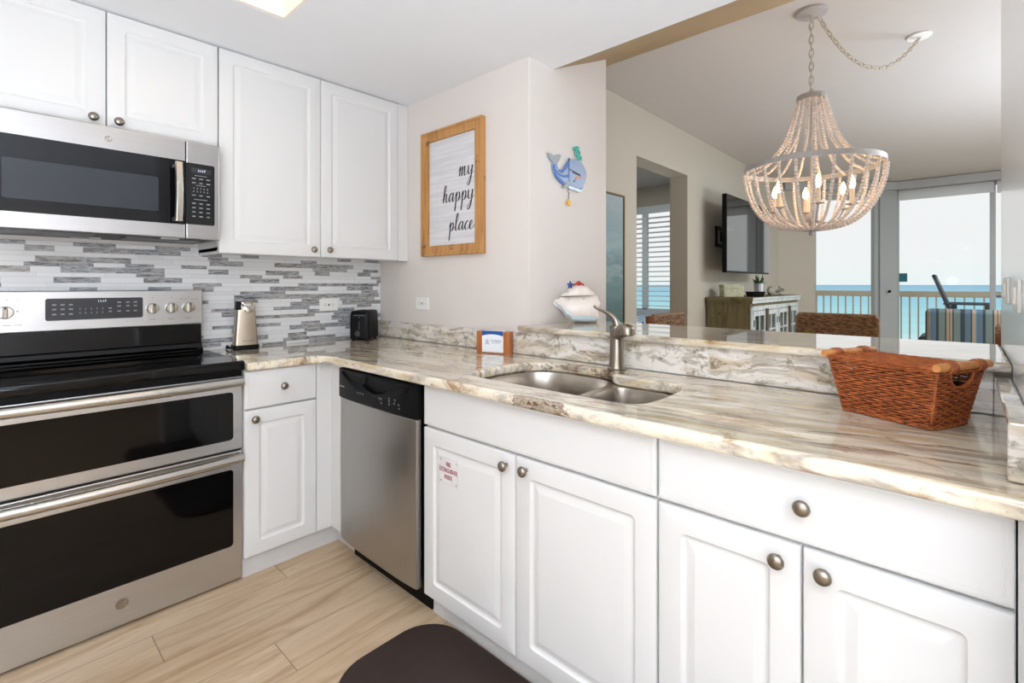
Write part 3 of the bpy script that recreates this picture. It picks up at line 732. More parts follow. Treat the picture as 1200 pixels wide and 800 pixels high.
# backguard: black riser with ledges, then the steel console
pf = [(2.668, .926), (2.668, .934), (2.684, .945), (2.690, .962), (2.697, .968), (2.702, 1.056), (2.752, 1.056), (2.752, .926)]
m = MB(); m.loft([[(X0+.012, y, z) for y, z in pf], [(.7145, y, z) for y, z in pf]]); mk('riser', m, BLACKG, rg, .002)
mk('backguard', MB().box(X0+.002, .717, 2.690, 2.752, 1.052, 1.215), STEELX, rg, .006, 3)
FC = 2.6895
dp = mk('display', curve_mesh([rrect(0, .314, 0, .089, .008)], -.001, .0015).xf(fy((.171, FC, 1.0955))), DISP, rg)
put_text('clock_digits', '11:17', .013, fy((.345, FC-.0022, 1.171)), LCD, dp)
m = MB(); random.seed(3)
def marks(m, xs, zs, w_, h_, Yf, jit=.2):
    for x in xs:
        for z in zs:
            for q in range(2):
                ww = w_*(1-jit*random.random()); m.box(x-ww/2, x+ww/2, Yf-.0003, Yf, z-q*h_*1.8-h_/2, z-q*h_*1.8+h_/2)
marks(m, (.197, .222, .247), (1.160, 1.142, 1.122), .014, .0016, FC-.0016)
marks(m, (.275, .293, .311, .329, .347), (1.142, 1.126), .003, .0022, FC-.0016)
marks(m, (.372, ), (1.142, 1.128), .012, .0016, FC-.0016); marks(m, (.402, .432, .458), (1.166, 1.150, 1.128), .014, .0016, FC-.0016)
mk('panel_marks', m, PRINT, dp)
m = MB()
for x in (.094, .52, .591, .658, .065, .008): m.box(x-.002, x+.002, FC-.0004, FC+.0005, 1.180, 1.183); m.box(x-.012, x+.012, FC-.0004, FC+.0005, 1.0835, 1.0850)
for x in (.094,): m.box(x-.003, x+.003, FC-.0004, FC+.0005, 1.135, 1.139)
for x in (.63, .645, .675, .69): m.box(x-.006, x+.006, FC-.0004, FC+.0005, 1.172, 1.1735)
mk('console_marks', m, PRINTD, rg)
for x in (.52, .591, .658, .060, -.002+.0):
    if x < .02: x = .0
    c = (x, FC, 1.134)
    kk = mk('dial', MB().lathe([(.0245, 0), (.0245, .004), (.0235, .006), (.0225, .020), (.021, .022), (.0002, .0225)], c, 36, '-y'), CHROME, rg, smooth=True)
    mk('dial_grip', MB().box(x-.0075, x+.0075, FC-.034, FC-.021, 1.112, 1.156), NICKEL, kk, .003)
    mk('dial_mark', MB().box(x-.002, x+.002, FC-.0345, FC-.0338, 1.146, 1.154), BLACK, kk)
# oven doors
def oven_door(z0, z1, wz0, wz1, hz, name):
    d = mk(name, MB().box(X0, X1r, 2.240, 2.262, z0, z1), STEELX, rg, .004, 3)
    mk('door_glass', curve_mesh([rrect(0, .69, 0, wz1-wz0, .014)], -.001, .0015).xf(fy((X0+.036, 2.240, wz0))), BLACKG, d)
    hp = []
    for k in range(25):
        t = k/24; x = X0+.014+t*(X1r-X0-.028); hp.append((x, 2.192-.014*sin(pi*t), hz))
    mk('handle', MB().tube(hp, .0185, 14, flat=1.0), steel('brushed_steel_handle_'+str(int(hz*100)), 'x', (200, 197, 190), .27), d, smooth=True)
    m = MB()
    for x in (X0+.024, X1r-.024): m.box(x-.011, x+.011, 2.19, 2.242, hz-.010, hz+.010)
    mk('handle_bracket', m, NICKEL, d, .003)
    return d
oven_door(.554, .858, .597, .795, .842, 'upper_oven_door')
od = oven_door(.012, .546, .157, .474, .528, 'lower_oven_door')
def badge(T, parent, R=.016, mat1=CHROME):
    m = MB(); n = 40
    for k0, r_ in ((R, .0011), (R*.86, .0005)): m.tube([T @ Vector((k0*cos(2*pi*k/n), k0*sin(2*pi*k/n), .0012)) for k in range(n)], r_, 6, True)
    for k in range(4):      # curls along the rim
        a = pi/4+k*pi/2
        m.tube([T @ Vector((R*.72*cos(a+s1*.5)*(1-.18*abs(s1)), R*.72*sin(a+s1*.5)*(1-.18*abs(s1)), .0012)) for s1 in (-1, -.6, -.2, .2, .6, 1)], R*.035, 5)
    t = text_mb('GE', R*1.05, shear=.25); t.xf(T @ Matrix.Translation((0, 0, .0014))); m.add(t.v, t.f)
    b = mk('badge', MB().lathe([(R*1.02, 0), (R, .0008), (.0002, .0009)], (0, 0, 0), 40).xf(T), NICKEL, parent, smooth=True)
    mk('badge_monogram', m, mat1, b)
badge(fy((.343, 2.2398, .091)), od, .019)

# ------------------------------------------------------------------ microwave
mw = thing('microwave', 'stainless steel over-the-range microwave with black door window', 'microwave', (.318, 2.58, 1.43))
MX0, MX1, MZ0, MZ1, MY = -.063, .699, 1.432, 1.838, 2.380
mk('body', MB().box(MX0+.002, MX1-.001, MY+.022, 2.766, MZ0+.004, MZ1), plain('microwave_body_grey', srgb(60, 58, 58), .5), mw, .002)
md = mk('door', MB().box(MX0, .5715, MY, MY+.021, MZ0, MZ1), STEELM, mw, .004, 3)
mg = mk('door_glass', MB().box(MX0+.001, .5715, MY-.0015, MY+.001, 1.489, 1.752), MWGLASS, md)
mk('window', curve_mesh([rrect(0, .435, 0, .137, .008)], -.0002, .0008).xf(fy((.045, MY-.0016, 1.534))), MWIN, mg)
m = MB()
hz = [(.540, MY-.045-.012*sin(pi*k/16), 1.497+k*.240/16) for k in range(17)]
m = MB(); rings = []
for x, y, z in hz: rings.append([(x-.0145, y+.004, z), (x-.010, y-.004, z), (x+.010, y-.004, z), (x+.0145, y+.004, z), (x+.012, y+.010, z), (x-.012, y+.010, z)])
m.loft(rings); mk('handle', m, steel('brushed_steel_microwave_handle', 'z', (208, 202, 190), .22), md, .001)
m = MB(); m.box(.530, .550, MY-.042, MY, 1.500, 1.516); m.box(.530, .550, MY-.042, MY, 1.718, 1.733); mk('handle_bracket', m, CHROME, md, .002)
badge(fy((.324, MY-.0002, 1.790)), md, .0125)
cp = mk('control_section', MB().box(.5745, MX1, MY, MY+.021, MZ0, MZ1), STEELM, mw, .004, 3)
kp = mk('keypad', curve_mesh([rrect(0, .106, 0, .256, .008)], -.0002, .0012).xf(fy((.573, MY-.0004, 1.492))), DISPK, cp)
mk('clock_display', MB().box(.5935, .665, MY-.0022, MY-.0012, 1.708, 1.729), DISP, kp)
put_text('clock_digits', '11:17', .013, fy((.630, MY-.0028, 1.7185)), LCD, kp)
m = MB()
marks(m, (.602, .628, .655), (1.686, 1.668), .015, .0013, MY-.0016)
marks(m, (.602, .6145, .627, .6395, .652), (1.646, 1.633), .0035, .0020, MY-.0016, .3)
marks(m, (.602, .628, .655), (1.616, ), .015, .0013, MY-.0016); marks(m, (.602, .628, .655), (1.582, 1.564, 1.546, 1.528), .014, .0014, MY-.0016)
m.box(.605, .650, MY-.0019, MY-.0016, 1.697, 1.6985); m.box(.610, .645, MY-.0019, MY-.0016, 1.656, 1.6575); m.box(.603, .652, MY-.0019, MY-.0016, 1.597, 1.5985)
mk('keypad_marks', m, PRINT, kp)
m = MB()
for i in range(2):
    x = .03+i*.36; m.box(x, x+.26, 2.45, 2.60, MZ0-.004, MZ0+.003)
mk('grease_filter', m, plain('filter_grey', srgb(96, 96, 98), .4, .7, scale=90, var=.3), mw)
m = MB(); m.box(.245, .335, 2.63, 2.70, MZ0-.002, MZ0+.003); m.box(.50, .56, 2.42, 2.47, MZ0-.003, MZ0+.003)
mk('lamp_lens', m, plain('frosted_lens', srgb(190, 190, 186), .3), mw)

# ------------------------------------------------------------------ dishwasher
dw = thing('dishwasher', 'stainless steel dishwasher with black control panel beside the sink cabinet', 'dishwasher', (1.35, 1.78, 0))
DY0, DY1, DX = 1.497, 2.078, 1.085
mk('tub', MB().box(1.13, 1.68, DY0+.003, DY1, .10, .862), BLACK, dw)
m = MB(); rings = []
for k in range(13):
    t = k/12; y = DY0+.006+t*(DY1-DY0-.012); e_ = (2*t-1); x = DX+.010*e_**4
    rings.append([(x, y, .105), (x-.002, y, .42), (x, y, .736), (1.118, y, .736), (1.118, y, .105)])
m.loft(rings); mk('door', m, STEELD, dw, .003)
# control panel with a scooped handle
NX, NZ = 72, 26; m = MB(); z0, z1 = .738, .868
vv = []
def scoop(t, s1):
    c_ = .86-.52*max(0, 1-((t-.5)/.44)**2)          # lower edge of the scoop
    if s1 > .90 or s1 < c_ or abs(t-.5) > .44: return 0
    d = (s1-c_)/max(.90-c_, .02)
    dd = .012*min(1, d*3)
    if abs(t-.5) < .16 and s1 > .62-.18*(1-((t-.5)/.16)**2): dd = .024
    return dd
for i in range(NX+1):
    for j in range(NZ+1):
        t = i/NX; s1 = j/NZ; vv.append((DX-.006+.010*(2*t-1)**6+scoop(t, s1)+(.004 if j in (0, NZ) else 0), DY0+.004+t*(DY1-DY0-.008), z0+s1*(z1-z0)))
ff = [(i*(NZ+1)+j, i*(NZ+1)+j+1, (i+1)*(NZ+1)+j+1, (i+1)*(NZ+1)+j) for i in range(NX) for j in range(NZ)]
nb = len(vv); bk = [(1.128, DY0+.004, z0), (1.128, DY1-.004, z0), (1.128, DY1-.004, z1), (1.128, DY0+.004, z1)]
vv += bk; L0 = list(range(0, NZ+1)); LN = [NX*(NZ+1)+j for j in range(NZ+1)]
ff += [tuple(L0+[nb+3, nb]), tuple(LN[::-1]+[nb+1, nb+2]), (nb, nb+3, nb+2, nb+1)]
ff += [tuple([i*(NZ+1) for i in range(NX+1)][::-1]+[nb, nb+1]), tuple([i*(NZ+1)+NZ for i in range(NX+1)]+[nb+2, nb+3])]
m.add(vv, ff); dpn = mk('control_panel', m, BLACK, dw)
put_text('brand_lettering', 'FRIGIDAIRE', .0085, fx((DX-.0062, 2.030, .792)), PRINT, dpn)
m = MB()
for y, z in ((1.895, .785), (1.875, .785), (1.855, .785), (1.73, .786), (1.715, .786), (1.715, .770), (1.66, .796), (1.66, .786), (1.66, .774), (1.62, .796), (1.625, .782), (1.595, .782), (1.592, .768)):
    m.box(DX-.0068, DX-.0058, y-.005, y+.005, z-.0008, z+.0008); m.box(DX-.0068, DX-.0058, y-.0015, y+.0015, z-.006, z-.004)
mk('panel_marks', m, PRINT, dpn)
mk('toe_panel', MB().box(1.165, 1.18, DY0+.004, DY1-.004, .0, .10), BLACK, dw)

# ------------------------------------------------------------------ small things on the worktop
ZT = .9142
# can opener
co = thing('can_opener', 'upright stainless steel electric can opener with black base', 'can opener', (.905, 2.690, ZT), radians(-8))
cm = INV[co.name]
def lo(mb): mb.xf(cm); return mb
mk('base', lo(curve_mesh([rrect(-.058, .058, -.045, .045, .012)], 0, .024, .004)), BLACK, co, smooth=True)
rings = []
for z, a, b in ((.024, .054, .040), (.13, .047, .035), (.232, .041, .031), (.239, .038, .028)): rings.append([(x, y, z) for x, y in rrect(-a, a, -b, b, .014)])
mk('housing', lo(MB().loft(rings)), STEELO, co, smooth=True)
rings = [[(x, y, z) for x, y in rrect(-a, a-.062, -b, b, .010)] for z, a, b in ((.200, .0445, .034), (.2415, .042, .032))]
mk('top_cap', lo(MB().loft(rings)), BLACK, co, smooth=True)
m = MB()
m.lathe([(.024, 0), (.024, .005), (.019, .008), (.0002, .009)], (.010, -.033, .207), 28, '-y'); m.lathe([(.011, .006), (.011, .014), (.0002, .015)], (.006, -.033, .196), 20, '-y')
m.tube([(-.022, -.040, .236), (-.004, -.046, .222), (.012, -.046, .206), (.030, -.042, .196)], [.007, .006, .006, .004], 10); m.tube([(.034, -.034, .236), (.030, -.042, .215), (.018, -.044, .204)], [.006, .005, .004], 10)
mk('cutter_head', lo(m), CHROME, co, smooth=True)
t = text_mb('Hamilton Beach', .0085); t.xf(frame((.004, -.0392, .045), (1, 0, 0), (0, .03, 1), (0, -1, .03))); mk('brand_lettering', lo(t), PRINTD, co)
m = MB(); m.tube(catmull([(-.055, .01, .012), (-.075, .0, .012), (-.078, .018, .02), (-.070, .03, .012), (-.076, .052, .006)], 6), .0045, 8); mk('power_cord', lo(m), BLACK, co, smooth=True)

# toaster
to = thing('toaster', 'black two-slot toaster in the corner of the worktop', 'toaster', (1.56, 2.663, ZT), math.atan2(.65, .76))
tm = INV[to.name]
L2, W2_, H2 = .185, .115, .172
rings = []
for z, s1 in ((.008, 1), (.03, 1.0), (.10, .995), (H2-.02, .965), (H2-.006, .93), (H2, .86)):
    rings.append([(x, y, z) for x, y in rrect(-L2/2*s1, L2/2*s1, -W2_/2*s1, W2_/2*s1, .016)])
mk('housing', MB().loft(rings).xf(tm), BLACK, to, smooth=True, angle=35)
m = MB()
for s1 in (-1, 1): m.box(-.065, .065, s1*.022-.011, s1*.022+.011, H2-.003, H2+.0015)
mk('bread_slot', m.xf(tm), plain('toaster_slot_dark', srgb(5, 5, 5), .8), to)
FXT = -L2/2
mk('lever', MB().box(FXT-.018, FXT, -.007, .007, .118, .130).xf(tm), BLACK, to, .003)
mk('lever_slot', MB().box(FXT-.0006, FXT+.002, -.003, .003, .06, .14).xf(tm), plain('slot_grey', srgb(60, 60, 62), .5), to)
mk('browning_dial', MB().lathe([(.016, 0), (.015, .008), (.0002, .009)], (FXT-.001, .008, .040), 24, '-x').xf(tm), plain('dial_grey', srgb(52, 52, 54), .4), to, smooth=True)
t = text_mb('HAMILTON BEACH', .008); t.xf(fx((FXT+.0006, 0, .146))); mk('brand_lettering', t.xf(tm), PRINT, to)
m = MB()
for a in (-1, 1):
    for b in (-1, 1): m.cyl((a*.075, b*.04, 0), (a*.075, b*.04, .012), .009)
mk('feet', m.xf(tm), BLACK, to)

# wooden card holder and the card in it
an = math.atan2(-.166, .056)
ch = thing('card_holder', 'reddish wooden block holder for cards standing left of the faucet', 'card holder', (1.657, 1.655, ZT), an)
hm = INV[ch.name]
m = MB(); m.box(-.087, -.056, -.020, .022, 0, .104); m.box(.056, .087, -.020, .022, 0, .104); m.box(-.056, .056, .012, .022, 0, .098); m.box(-.056, .056, -.020, .012, 0, .006)
mk('wood_block', m.xf(hm), HOLDERWOOD, ch, .0015)
cd = thing('card', 'white information card with a blue band held in the wooden holder', 'card', (1.657, 1.655, ZT+.0065), an)
hm2 = INV[cd.name]
mk('card_stock', MB().box(-.0555, .0555, -.0215, .0115, 0, .1005).xf(hm2), CARD, cd)
arc = [(-.0555, .1005), (.0555, .1005)]+[(.0555-.111*k/16, .0765+.0085*(1-((k-8)/8)**2)) for k in range(17)]
T = hm2 @ frame((0, -.0216, 0), (1, 0, 0), (0, 0, 1), (0, -1, 0))
mk('blue_band', curve_mesh([arc[::-1]], 0, .0004).xf(T), CARDBLUE, cd)
m = MB()
for k in range(8):
    a = radians(20+20*k); m.tube([T @ Vector((-.028+.0075*cos(a), .050+.0075*sin(a), .0006)), T @ Vector((-.028+.0125*cos(a), .050+.0125*sin(a), .0006))], .0005, 5)
m.tube([T @ Vector(q) for q in ((-.036, .044, .0006), (-.028, .057, .0006), (-.020, .044, .0006))], .0009, 5); m.tube([T @ Vector(q) for q in ((-.034, .046, .0006), (-.022, .046, .0006))], .0009, 5)
m.tube([T @ Vector((-.028+.004*cos(2*pi*k/16), .050+.004*sin(2*pi*k/16), .0006)) for k in range(16)], .0007, 5, True)
for dz in (0, -.003): m.tube([T @ Vector((-.040+.024*k/12, .0415+dz+.0015*sin(k*1.05), .0006)) for k in range(13)], .0006, 5)
mk('emblem', m, CARDINK, cd)
m = MB()
for tx, zz, sz, spc in (('Compass', .0555, .0155, 1.0), ('RESORTS', .0445, .0085, 1.5)):
    t = text_mb(tx, sz, depth=.0004, space=spc); t.xf(T @ Matrix.Translation((.018, zz, .0006))); m.add(t.v, t.f)
mk('card_lettering', m, CARDINK, cd)

# outlets and switches
def outlet(name, T, label, cat, kind='outlet', w_=.114, h_=.07):
    r = thing(name, label, cat, tuple(T @ Vector((0, 0, 0))))
    pl = mk('cover_plate', curve_mesh([rrect(-w_/2, w_/2, -h_/2, h_/2, .004)], 0, .006, .002).xf(T), PLATE, r, smooth=True)
    m = MB()
    if kind == 'outlet':
        mk('socket_face', curve_mesh([rrect(-.034, .034, -.017, .017, .008)], .0055, .0068).xf(T), PLATE, r)
        for s1 in (-1, 1):
            for dx, dy, a, b in ((s1*.020, .006, .004, .0011), (s1*.020, -.006, .004, .0011)):
                q = MB().box(dx-a, dx+a, dy-b, dy+b, .0066, .0073).xf(T); m.add(q.v, q.f)
            q = MB().lathe([(.0026, .0066), (.0002, .0074)], (s1*.020+.009*s1, 0, 0), 10).xf(T); m.add(q.v, q.f)
        q = MB().box(-.0045, .0045, -.0055, .0055, .0066, .0074).xf(T); m.add(q.v, q.f)
        mk('slots', m, SLOT, r)
    else:
        for s1 in (-1, 1): mk('toggle', curve_mesh([rrect(s1*.022-.016, s1*.022+.016, -.018, .018, .003)], .0055, .0105, .0015).xf(T), PLATE, r, smooth=True)
    return r
outlet('outlet', fy((1.386, 2.768, 1.121)), 'white outlet on the mosaic tiles above the toaster', 'outlet')
outlet('outlet', fx((1.735, 2.322, 1.131)), 'white outlet on the plain wall below the framed sign', 'outlet')
outlet('switch_plate', frame((1.497, -.082, 1.217), (1, 0, 0), (0, 0, 1), (0, 1, 0)) @ Matrix.Scale(-1, 4, (1, 0, 0)), 'nearer of the two white switch plates on the right wall above the bar', 'switch', 'switch', .155)
outlet('switch_plate', frame((1.868, -.082, 1.225), (1, 0, 0), (0, 0, 1), (0, 1, 0)) @ Matrix.Scale(-1, 4, (1, 0, 0)), 'farther of the two white switch plates, at the edge of the right wall', 'switch', 'switch', .18)

# ------------------------------------------------------------------ wicker basket
BK = Vector((1.541, .119, ZT+.0012)); BA = -.45
la = Vector((sin(BA), -cos(BA), 0)); wa = Vector((cos(BA), sin(BA), 0))
bk = thing('wicker_basket', 'lidded red-brown wicker basket with wooden end handles on the worktop', 'basket', tuple(BK), BA)
LB, WB, HB, FL, FW = .202, .138, .132, .024, .019
def bp_(l, w_, z): return BK+la*l+wa*w_+Vector((0, 0, z))
def perim(t, off=0, seg=None):
    hl, hw = LB/2+FL*t+off, WB/2+FW*t+off
    pts = rrect(-hl, hl, -hw, hw, .010, 3)
    return [Vector((a, b, 0)) for a, b in pts]
def resample(pts, n):
    P = pts+[pts[0]]; L = [0]
    for i in range(len(P)-1): L.append(L[-1]+(P[i+1]-P[i]).length)
    o = []
    j = 0
    for k in range(n):
        s1 = L[-1]*k/n
        while L[j+1] < s1: j += 1
        f = (s1-L[j])/(L[j+1]-L[j]); a = P[j].lerp(P[j+1], f); d = (P[j+1]-P[j]).normalized(); o.append((a, Vector((d.y, -d.x, 0))))
    return o
NS = 42; rows = 22; SEG = NS*4; m = MB()
for i in range(rows):
    t = (i+.5)/rows; z = HB*t; rp = resample(perim(t, -.001), SEG)
    cuts = []; cur = []
    for k in range(SEG):
        a, nrm = rp[k]
        ph = pi*(k/4.0)+(pi if i % 2 else 0)
        q = a+nrm*(.0028*cos(ph)+.0003*random.random())
        zz = z+.0006*sin(k*.9+i*1.7)
        # hand hole in both short ends
        inhole = abs(abs(a.x)-(LB/2+FL*t-.001)) < .004 and abs(a.y) < .042*sqrt(max(0, 1-((HB-.002-z)/.036)**2)) and z < HB-.004 and z > HB-.036
        if inhole:
            if len(cur) > 1: cuts.append(cur)
            cur = []
        else: cur.append(bp_(q.x, q.y, zz))
    if not cuts:
        m.tube(cur, .0026, 6, True)
    else:
        # first and last run join across the start of the loop
        cuts[0] = cur+cuts[0] if len(cur) > 0 else cuts[0]
        for c in cuts: m.tube(c, .0026, 6)
mk('woven_side', m, WICK, bk, smooth=True)
m = MB()
for k in range(NS):
    f0 = resample(perim(0, -.001), NS*4)[k*4+2][0] if True else None
    f1 = resample(perim(1, -.001), NS*4)[k*4+2][0]
    if abs(abs(f1.x)-(LB/2+FL)) < .006 and abs(f1.y) < .040: f1 = f0.lerp(f1, .70); zt_ = HB*.70
    else: zt_ = HB
    m.tube([bp_(f0.x, f0.y, .002), bp_(f1.x, f1.y, zt_)], .0021, 5)
mk('stakes', m, WICKD, bk)
m = MB()
rings = []
for t in (0.01, .70): rings.append([bp_(p.x, p.y, HB*t+.002) for p in perim(t, -.0055)])
m.loft(rings, True, False); mk('inner_shell', m, WICKD, bk)
m = MB()
for t, r_ in ((0, .0042), (1, .0040)):
    rp = resample(perim(t, 0), 120)
    for ph in (0, pi):
        m.tube([bp_(a.x, a.y, (HB if t else .004)) + Vector((nn.x*0, 0, 0)) + la*(nn.x*.0026*cos(k*.9+ph)) + wa*(nn.y*.0026*cos(k*.9+ph)) + Vector((0, 0, .0026*sin(k*.9+ph))) for k, (a, nn) in enumerate(rp)], r_*.62, 6, True)
# rim of the hand holes
for s1 in (-1, 1):
    m.tube([bp_(s1*(LB/2+FL-FL*.26*sin(pi*k/12)), .043*cos(pi*k/12), HB-.004-.034*sin(pi*k/12)) for k in range(13)], .0032, 6)
mk('rim_braid', m, WICK, bk, smooth=True)
for a in (-1, 1):
    for b in (-1, 1): mk('corner_post', MB().tube([bp_(a*(LB/2-.003), b*(WB/2-.003), .004), bp_(a*(LB/2+FL-.003), b*(WB/2+FW-.003), HB)], .0034, 7), WICK, bk, smooth=True)
# lid: woven flat top
m = MB(); hl, hw = LB/2+FL-.004, WB/2+FW+.000; nr = 38
for i in range(nr):
    wv_ = -hw+(i+.5)*2*hw/nr
    m.tube([bp_(-hl+k*2*hl/60, wv_, HB+.0062+.0011*cos(pi*k/2+(pi if i % 2 else 0))) for k in range(61)], .0024, 5)
rp = resample([Vector((a, b, 0)) for a, b in rrect(-hl, hl, -hw, hw, .006, 3)], 110)
for ph in (0, pi): m.tube([bp_(a.x, a.y, HB+.0065)+la*(nn.x*.002*cos(k*.9+ph))+wa*(nn.y*.002*cos(k*.9+ph))+Vector((0, 0, .002*sin(k*.9+ph))) for k, (a, nn) in enumerate(rp)], .0022, 6, True)
mk('lid', m, WICK, bk, smooth=True)
for s1 in (-1, 1):
    c_ = s1*(LB/2+FL+.002); zz = HB+.012
    pts = [bp_(c_, -hw-.012+k*(2*hw+.024)/10, zz) for k in range(11)]
    h_ = mk('handle', MB().tube(pts, [.0085, .0105, .0102, .0098, .0098, .0098, .0098, .0098, .0102, .0105, .0085], 16), HANDLEWOOD, bk, smooth=True)
    for c0 in (-.6, .6):
        m = MB()
        for k in range(7):
            w0 = hw*c0+(k-3)*.0036
            m.tube([bp_(c_+.0122*cos(2*pi*q/14), w0, zz-.001+.0125*sin(2*pi*q/14)) for q in range(14)], .0021, 5, True)
        mk('handle_wrap', m, WICK, h_, smooth=True)

# ------------------------------------------------------------------ framed sign
sn = thing('framed_sign', 'wood-framed whitewashed sign lettered my happy place on the side wall', 'sign', (1.735, 2.045, 1.40))
YA, YZ, ZA, ZB = 2.298, 1.795, 1.400, 2.096
fw = .056
m = MB()
def strip(y0, y1, z0, z1, x0=1.708, x1=1.733): m.box(x0, x1, y0, y1, z0, z1)
strip(YZ, YZ+fw, ZA, ZB); strip(YA-fw, YA, ZA, ZB); strip(YZ+fw, YA-fw, ZA, ZA+fw); strip(YZ+fw, YA-fw, ZB-fw, ZB)
mk('frame', m, FRAMEWOOD, sn, .002)
m = MB(); strip(YZ, YZ+.014, ZA, ZB, 1.702, 1.7079); strip(YA-.014, YA, ZA, ZB, 1.702, 1.7079); strip(YZ+.014, YA-.014, ZA, ZA+.014, 1.702, 1.7079); strip(YZ+.014, YA-.014, ZB-.014, ZB, 1.702, 1.7079)
mk('frame_lip', m, FRAMEWOOD, sn, .002)
mk('board', MB().box(1.722, 1.732, YZ+fw, YA-fw, ZA+fw, ZB-fw), SIGNFACE, sn)
LET = {
 'm': (1.35, [[(0, .55), (.12, .95), (.2, 1), (.2, .0)], [(.2, .35), (.42, .98), (.55, .95), (.55, 0)], [(.55, .35), (.78, .98), (.92, .95), (.9, .25), (1.05, 0), (1.35, .4)]]),
 'y': (.95, [[(0, .75), (.08, 1), (.12, .3), (.28, .02), (.5, .4), (.66, 1)], [(.66, 1), (.6, -.3), (.42, -1.0), (.2, -1.15), (.12, -.85), (.4, -.35), (.95, .35)]]),
 'h': (.95, [[(0, .4), (.38, 1.2), (.45, 1.8), (.3, 1.95), (.2, 1.4), (.16, 0)], [(.16, .3), (.4, .95), (.55, .9), (.55, .2), (.68, 0), (.95, .4)]]),
 'a': (.9, [[(.6, .9), (.35, 1), (.06, .55), (.14, .02), (.4, .25), (.6, .95)], [(.6, 1), (.58, .2), (.7, 0), (.9, .4)]]),
 'p': (.9, [[(0, .45), (.18, 1), (.2, .2), (.16, -.95), (.1, -1.1)], [(.2, .3), (.42, .98), (.64, .75), (.55, .1), (.3, .02)], [(.5, .05), (.9, .4)]]),
 'l': (.6, [[(0, .4), (.36, 1.3), (.42, 1.85), (.28, 2.0), (.16, 1.4), (.14, .25), (.28, 0), (.6, .4)]]),
 'c': (.7, [[(.55, .8), (.38, 1), (.08, .55), (.16, .05), (.38, 0), (.7, .4)]]),
 'e': (.75, [[(0, .4), (.3, .55), (.46, .85), (.3, 1), (.1, .65), (.14, .1), (.36, 0), (.75, .45)]])}
def script(word, yl, yr, zb_, xh, xs, parent):
    tot = sum(LET[c][0] for c in word); sc = (yl-yr)/tot; m = MB(); cx_ = 0
    for c in word:
        wd_, st = LET[c]
        for s1 in st:
            pts = catmull([Vector((px+cx_, py, 0)) for px, py in s1], 7)
            P3 = []; R3 = []
            for i, q in enumerate(pts):
                nx = pts[min(i+1, len(pts)-1)]; pv = pts[max(i-1, 0)]; dn = (pv.y-nx.y)/max((pv-nx).length, 1e-6)
                P3.append((1.7212, yl-(q.x*sc)-q.y*xh*.14, zb_+q.y*xh)); R3.append((.0012+.0026*max(0, dn)))
            m.tube(P3, R3, 6, flat=1.0)
        cx_ += wd_
    mm = mk('lettering', m, INK, parent, smooth=True); return mm
XL = 1.7212
for word_, ua, ub, vb, xh_ in (('my', 537, 555.0, (206.5, 203.5), .047), ('happy', 518.5, 555.5, (239, 231), .047), ('place', 526, 555.5, (271.5, 267), .045)):
    qa = on_x(ua, vb[0], XL); qb = on_x(ub, vb[1], XL); script(word_, qa.y, qb.y, (qa.z+qb.z)/2, xh_, 1, sn)

# ------------------------------------------------------------------ whale wall ornament
wh = thing('whale_ornament', 'blue enamel whale wall ornament with a hanging yellow starfish', 'wall ornament', (2.04, 1.51, 1.65))
WYP = 1.497
def wp(a, b): q = on_y(630+a/8.886, 160+b/8.886, WYP); return (q.x, q.z)      # a, b measured on the ornament's own plane
def plate(name, pts, t0, t1, mt, parent=wh, bev=.001, smooth_curve=True, n=4):
    P = [wp(*q) for q in pts]
    if smooth_curve: P = [(v_.x, v_.y) for v_ in catmull([Vector((x, z, 0)) for x, z in P], n, True)]
    A = sum(P[i][0]*P[(i+1) % len(P)][1]-P[(i+1) % len(P)][0]*P[i][1] for i in range(len(P)))
    if A < 0: P = P[::-1]
    return mk(name, curve_mesh([P], t0, t1, bev).xf(fy((0, 1.509, 0))), mt, parent, smooth=True, angle=50)
plate('tail_body', [(165, 275), (205, 265), (225, 330), (255, 380), (300, 330), (330, 240), (345, 240), (345, 500), (300, 510), (250, 480), (200, 420), (170, 350)], 0, .008, WH1)
plate('stripe', [(228, 345), (270, 335), (322, 255), (332, 300), (290, 345), (245, 368)], .006, .0105, WH2, bev=.0005)
plate('stripe', [(200, 345), (235, 385), (285, 400), (334, 392), (334, 418), (280, 425), (225, 395)], .006, .0105, WH2, bev=.0005)
plate('stripe', [(170, 290), (190, 300), (205, 390), (280, 470), (262, 492), (200, 425), (172, 350)], .006, .0105, WH2, bev=.0005)
plate('head', [(330, 245), (345, 236), (372, 234), (405, 238), (438, 256), (470, 290), (495, 340), (506, 385), (503, 430), (490, 480), (470, 525), (452, 545), (420, 540), (380, 528), (345, 514), (332, 505), (330, 400)], .001, .014, WH1, bev=.003)
plate('jaw', [(335, 510), (400, 522), (452, 552), (480, 515), (470, 560), (440, 582), (390, 560), (330, 538)], .003, .012, CERAMB)
plate('fluke', [(116, 165), (150, 180), (185, 200), (210, 185), (248, 190), (235, 240), (205, 280), (175, 272), (135, 230)], .002, .010, WH3)
plate('fin', [(262, 530), (300, 480), (335, 470), (335, 505), (300, 535)], .004, .014, WH3)
m = MB(); random.seed(5)
for i in range(26):
    t = i/25; a = 405+35*t+random.uniform(-22, 22); b = 110+125*t+random.uniform(-8, 8); q = wp(a, b)
    m.ball((q[0], 1.500, q[1]), .0075*random.uniform(.7, 1.2), 8, 5, (1, .7, 1))
mk('spout', m, TEALG, wh, smooth=True)
m = MB()
for a, b, c_, d_ in ((320, 335, 440, 400), (360, 372, 436, 404), (330, 232, 318, 250), (385, 455, 370, 475)):
    q = wp(a, b); r_ = wp(c_, d_); m.tube([(q[0], 1.4945, q[1]), (r_[0], 1.4945, r_[1])], .0022, 6)
mk('outline_marks', m, WIRE, wh)
m = MB()
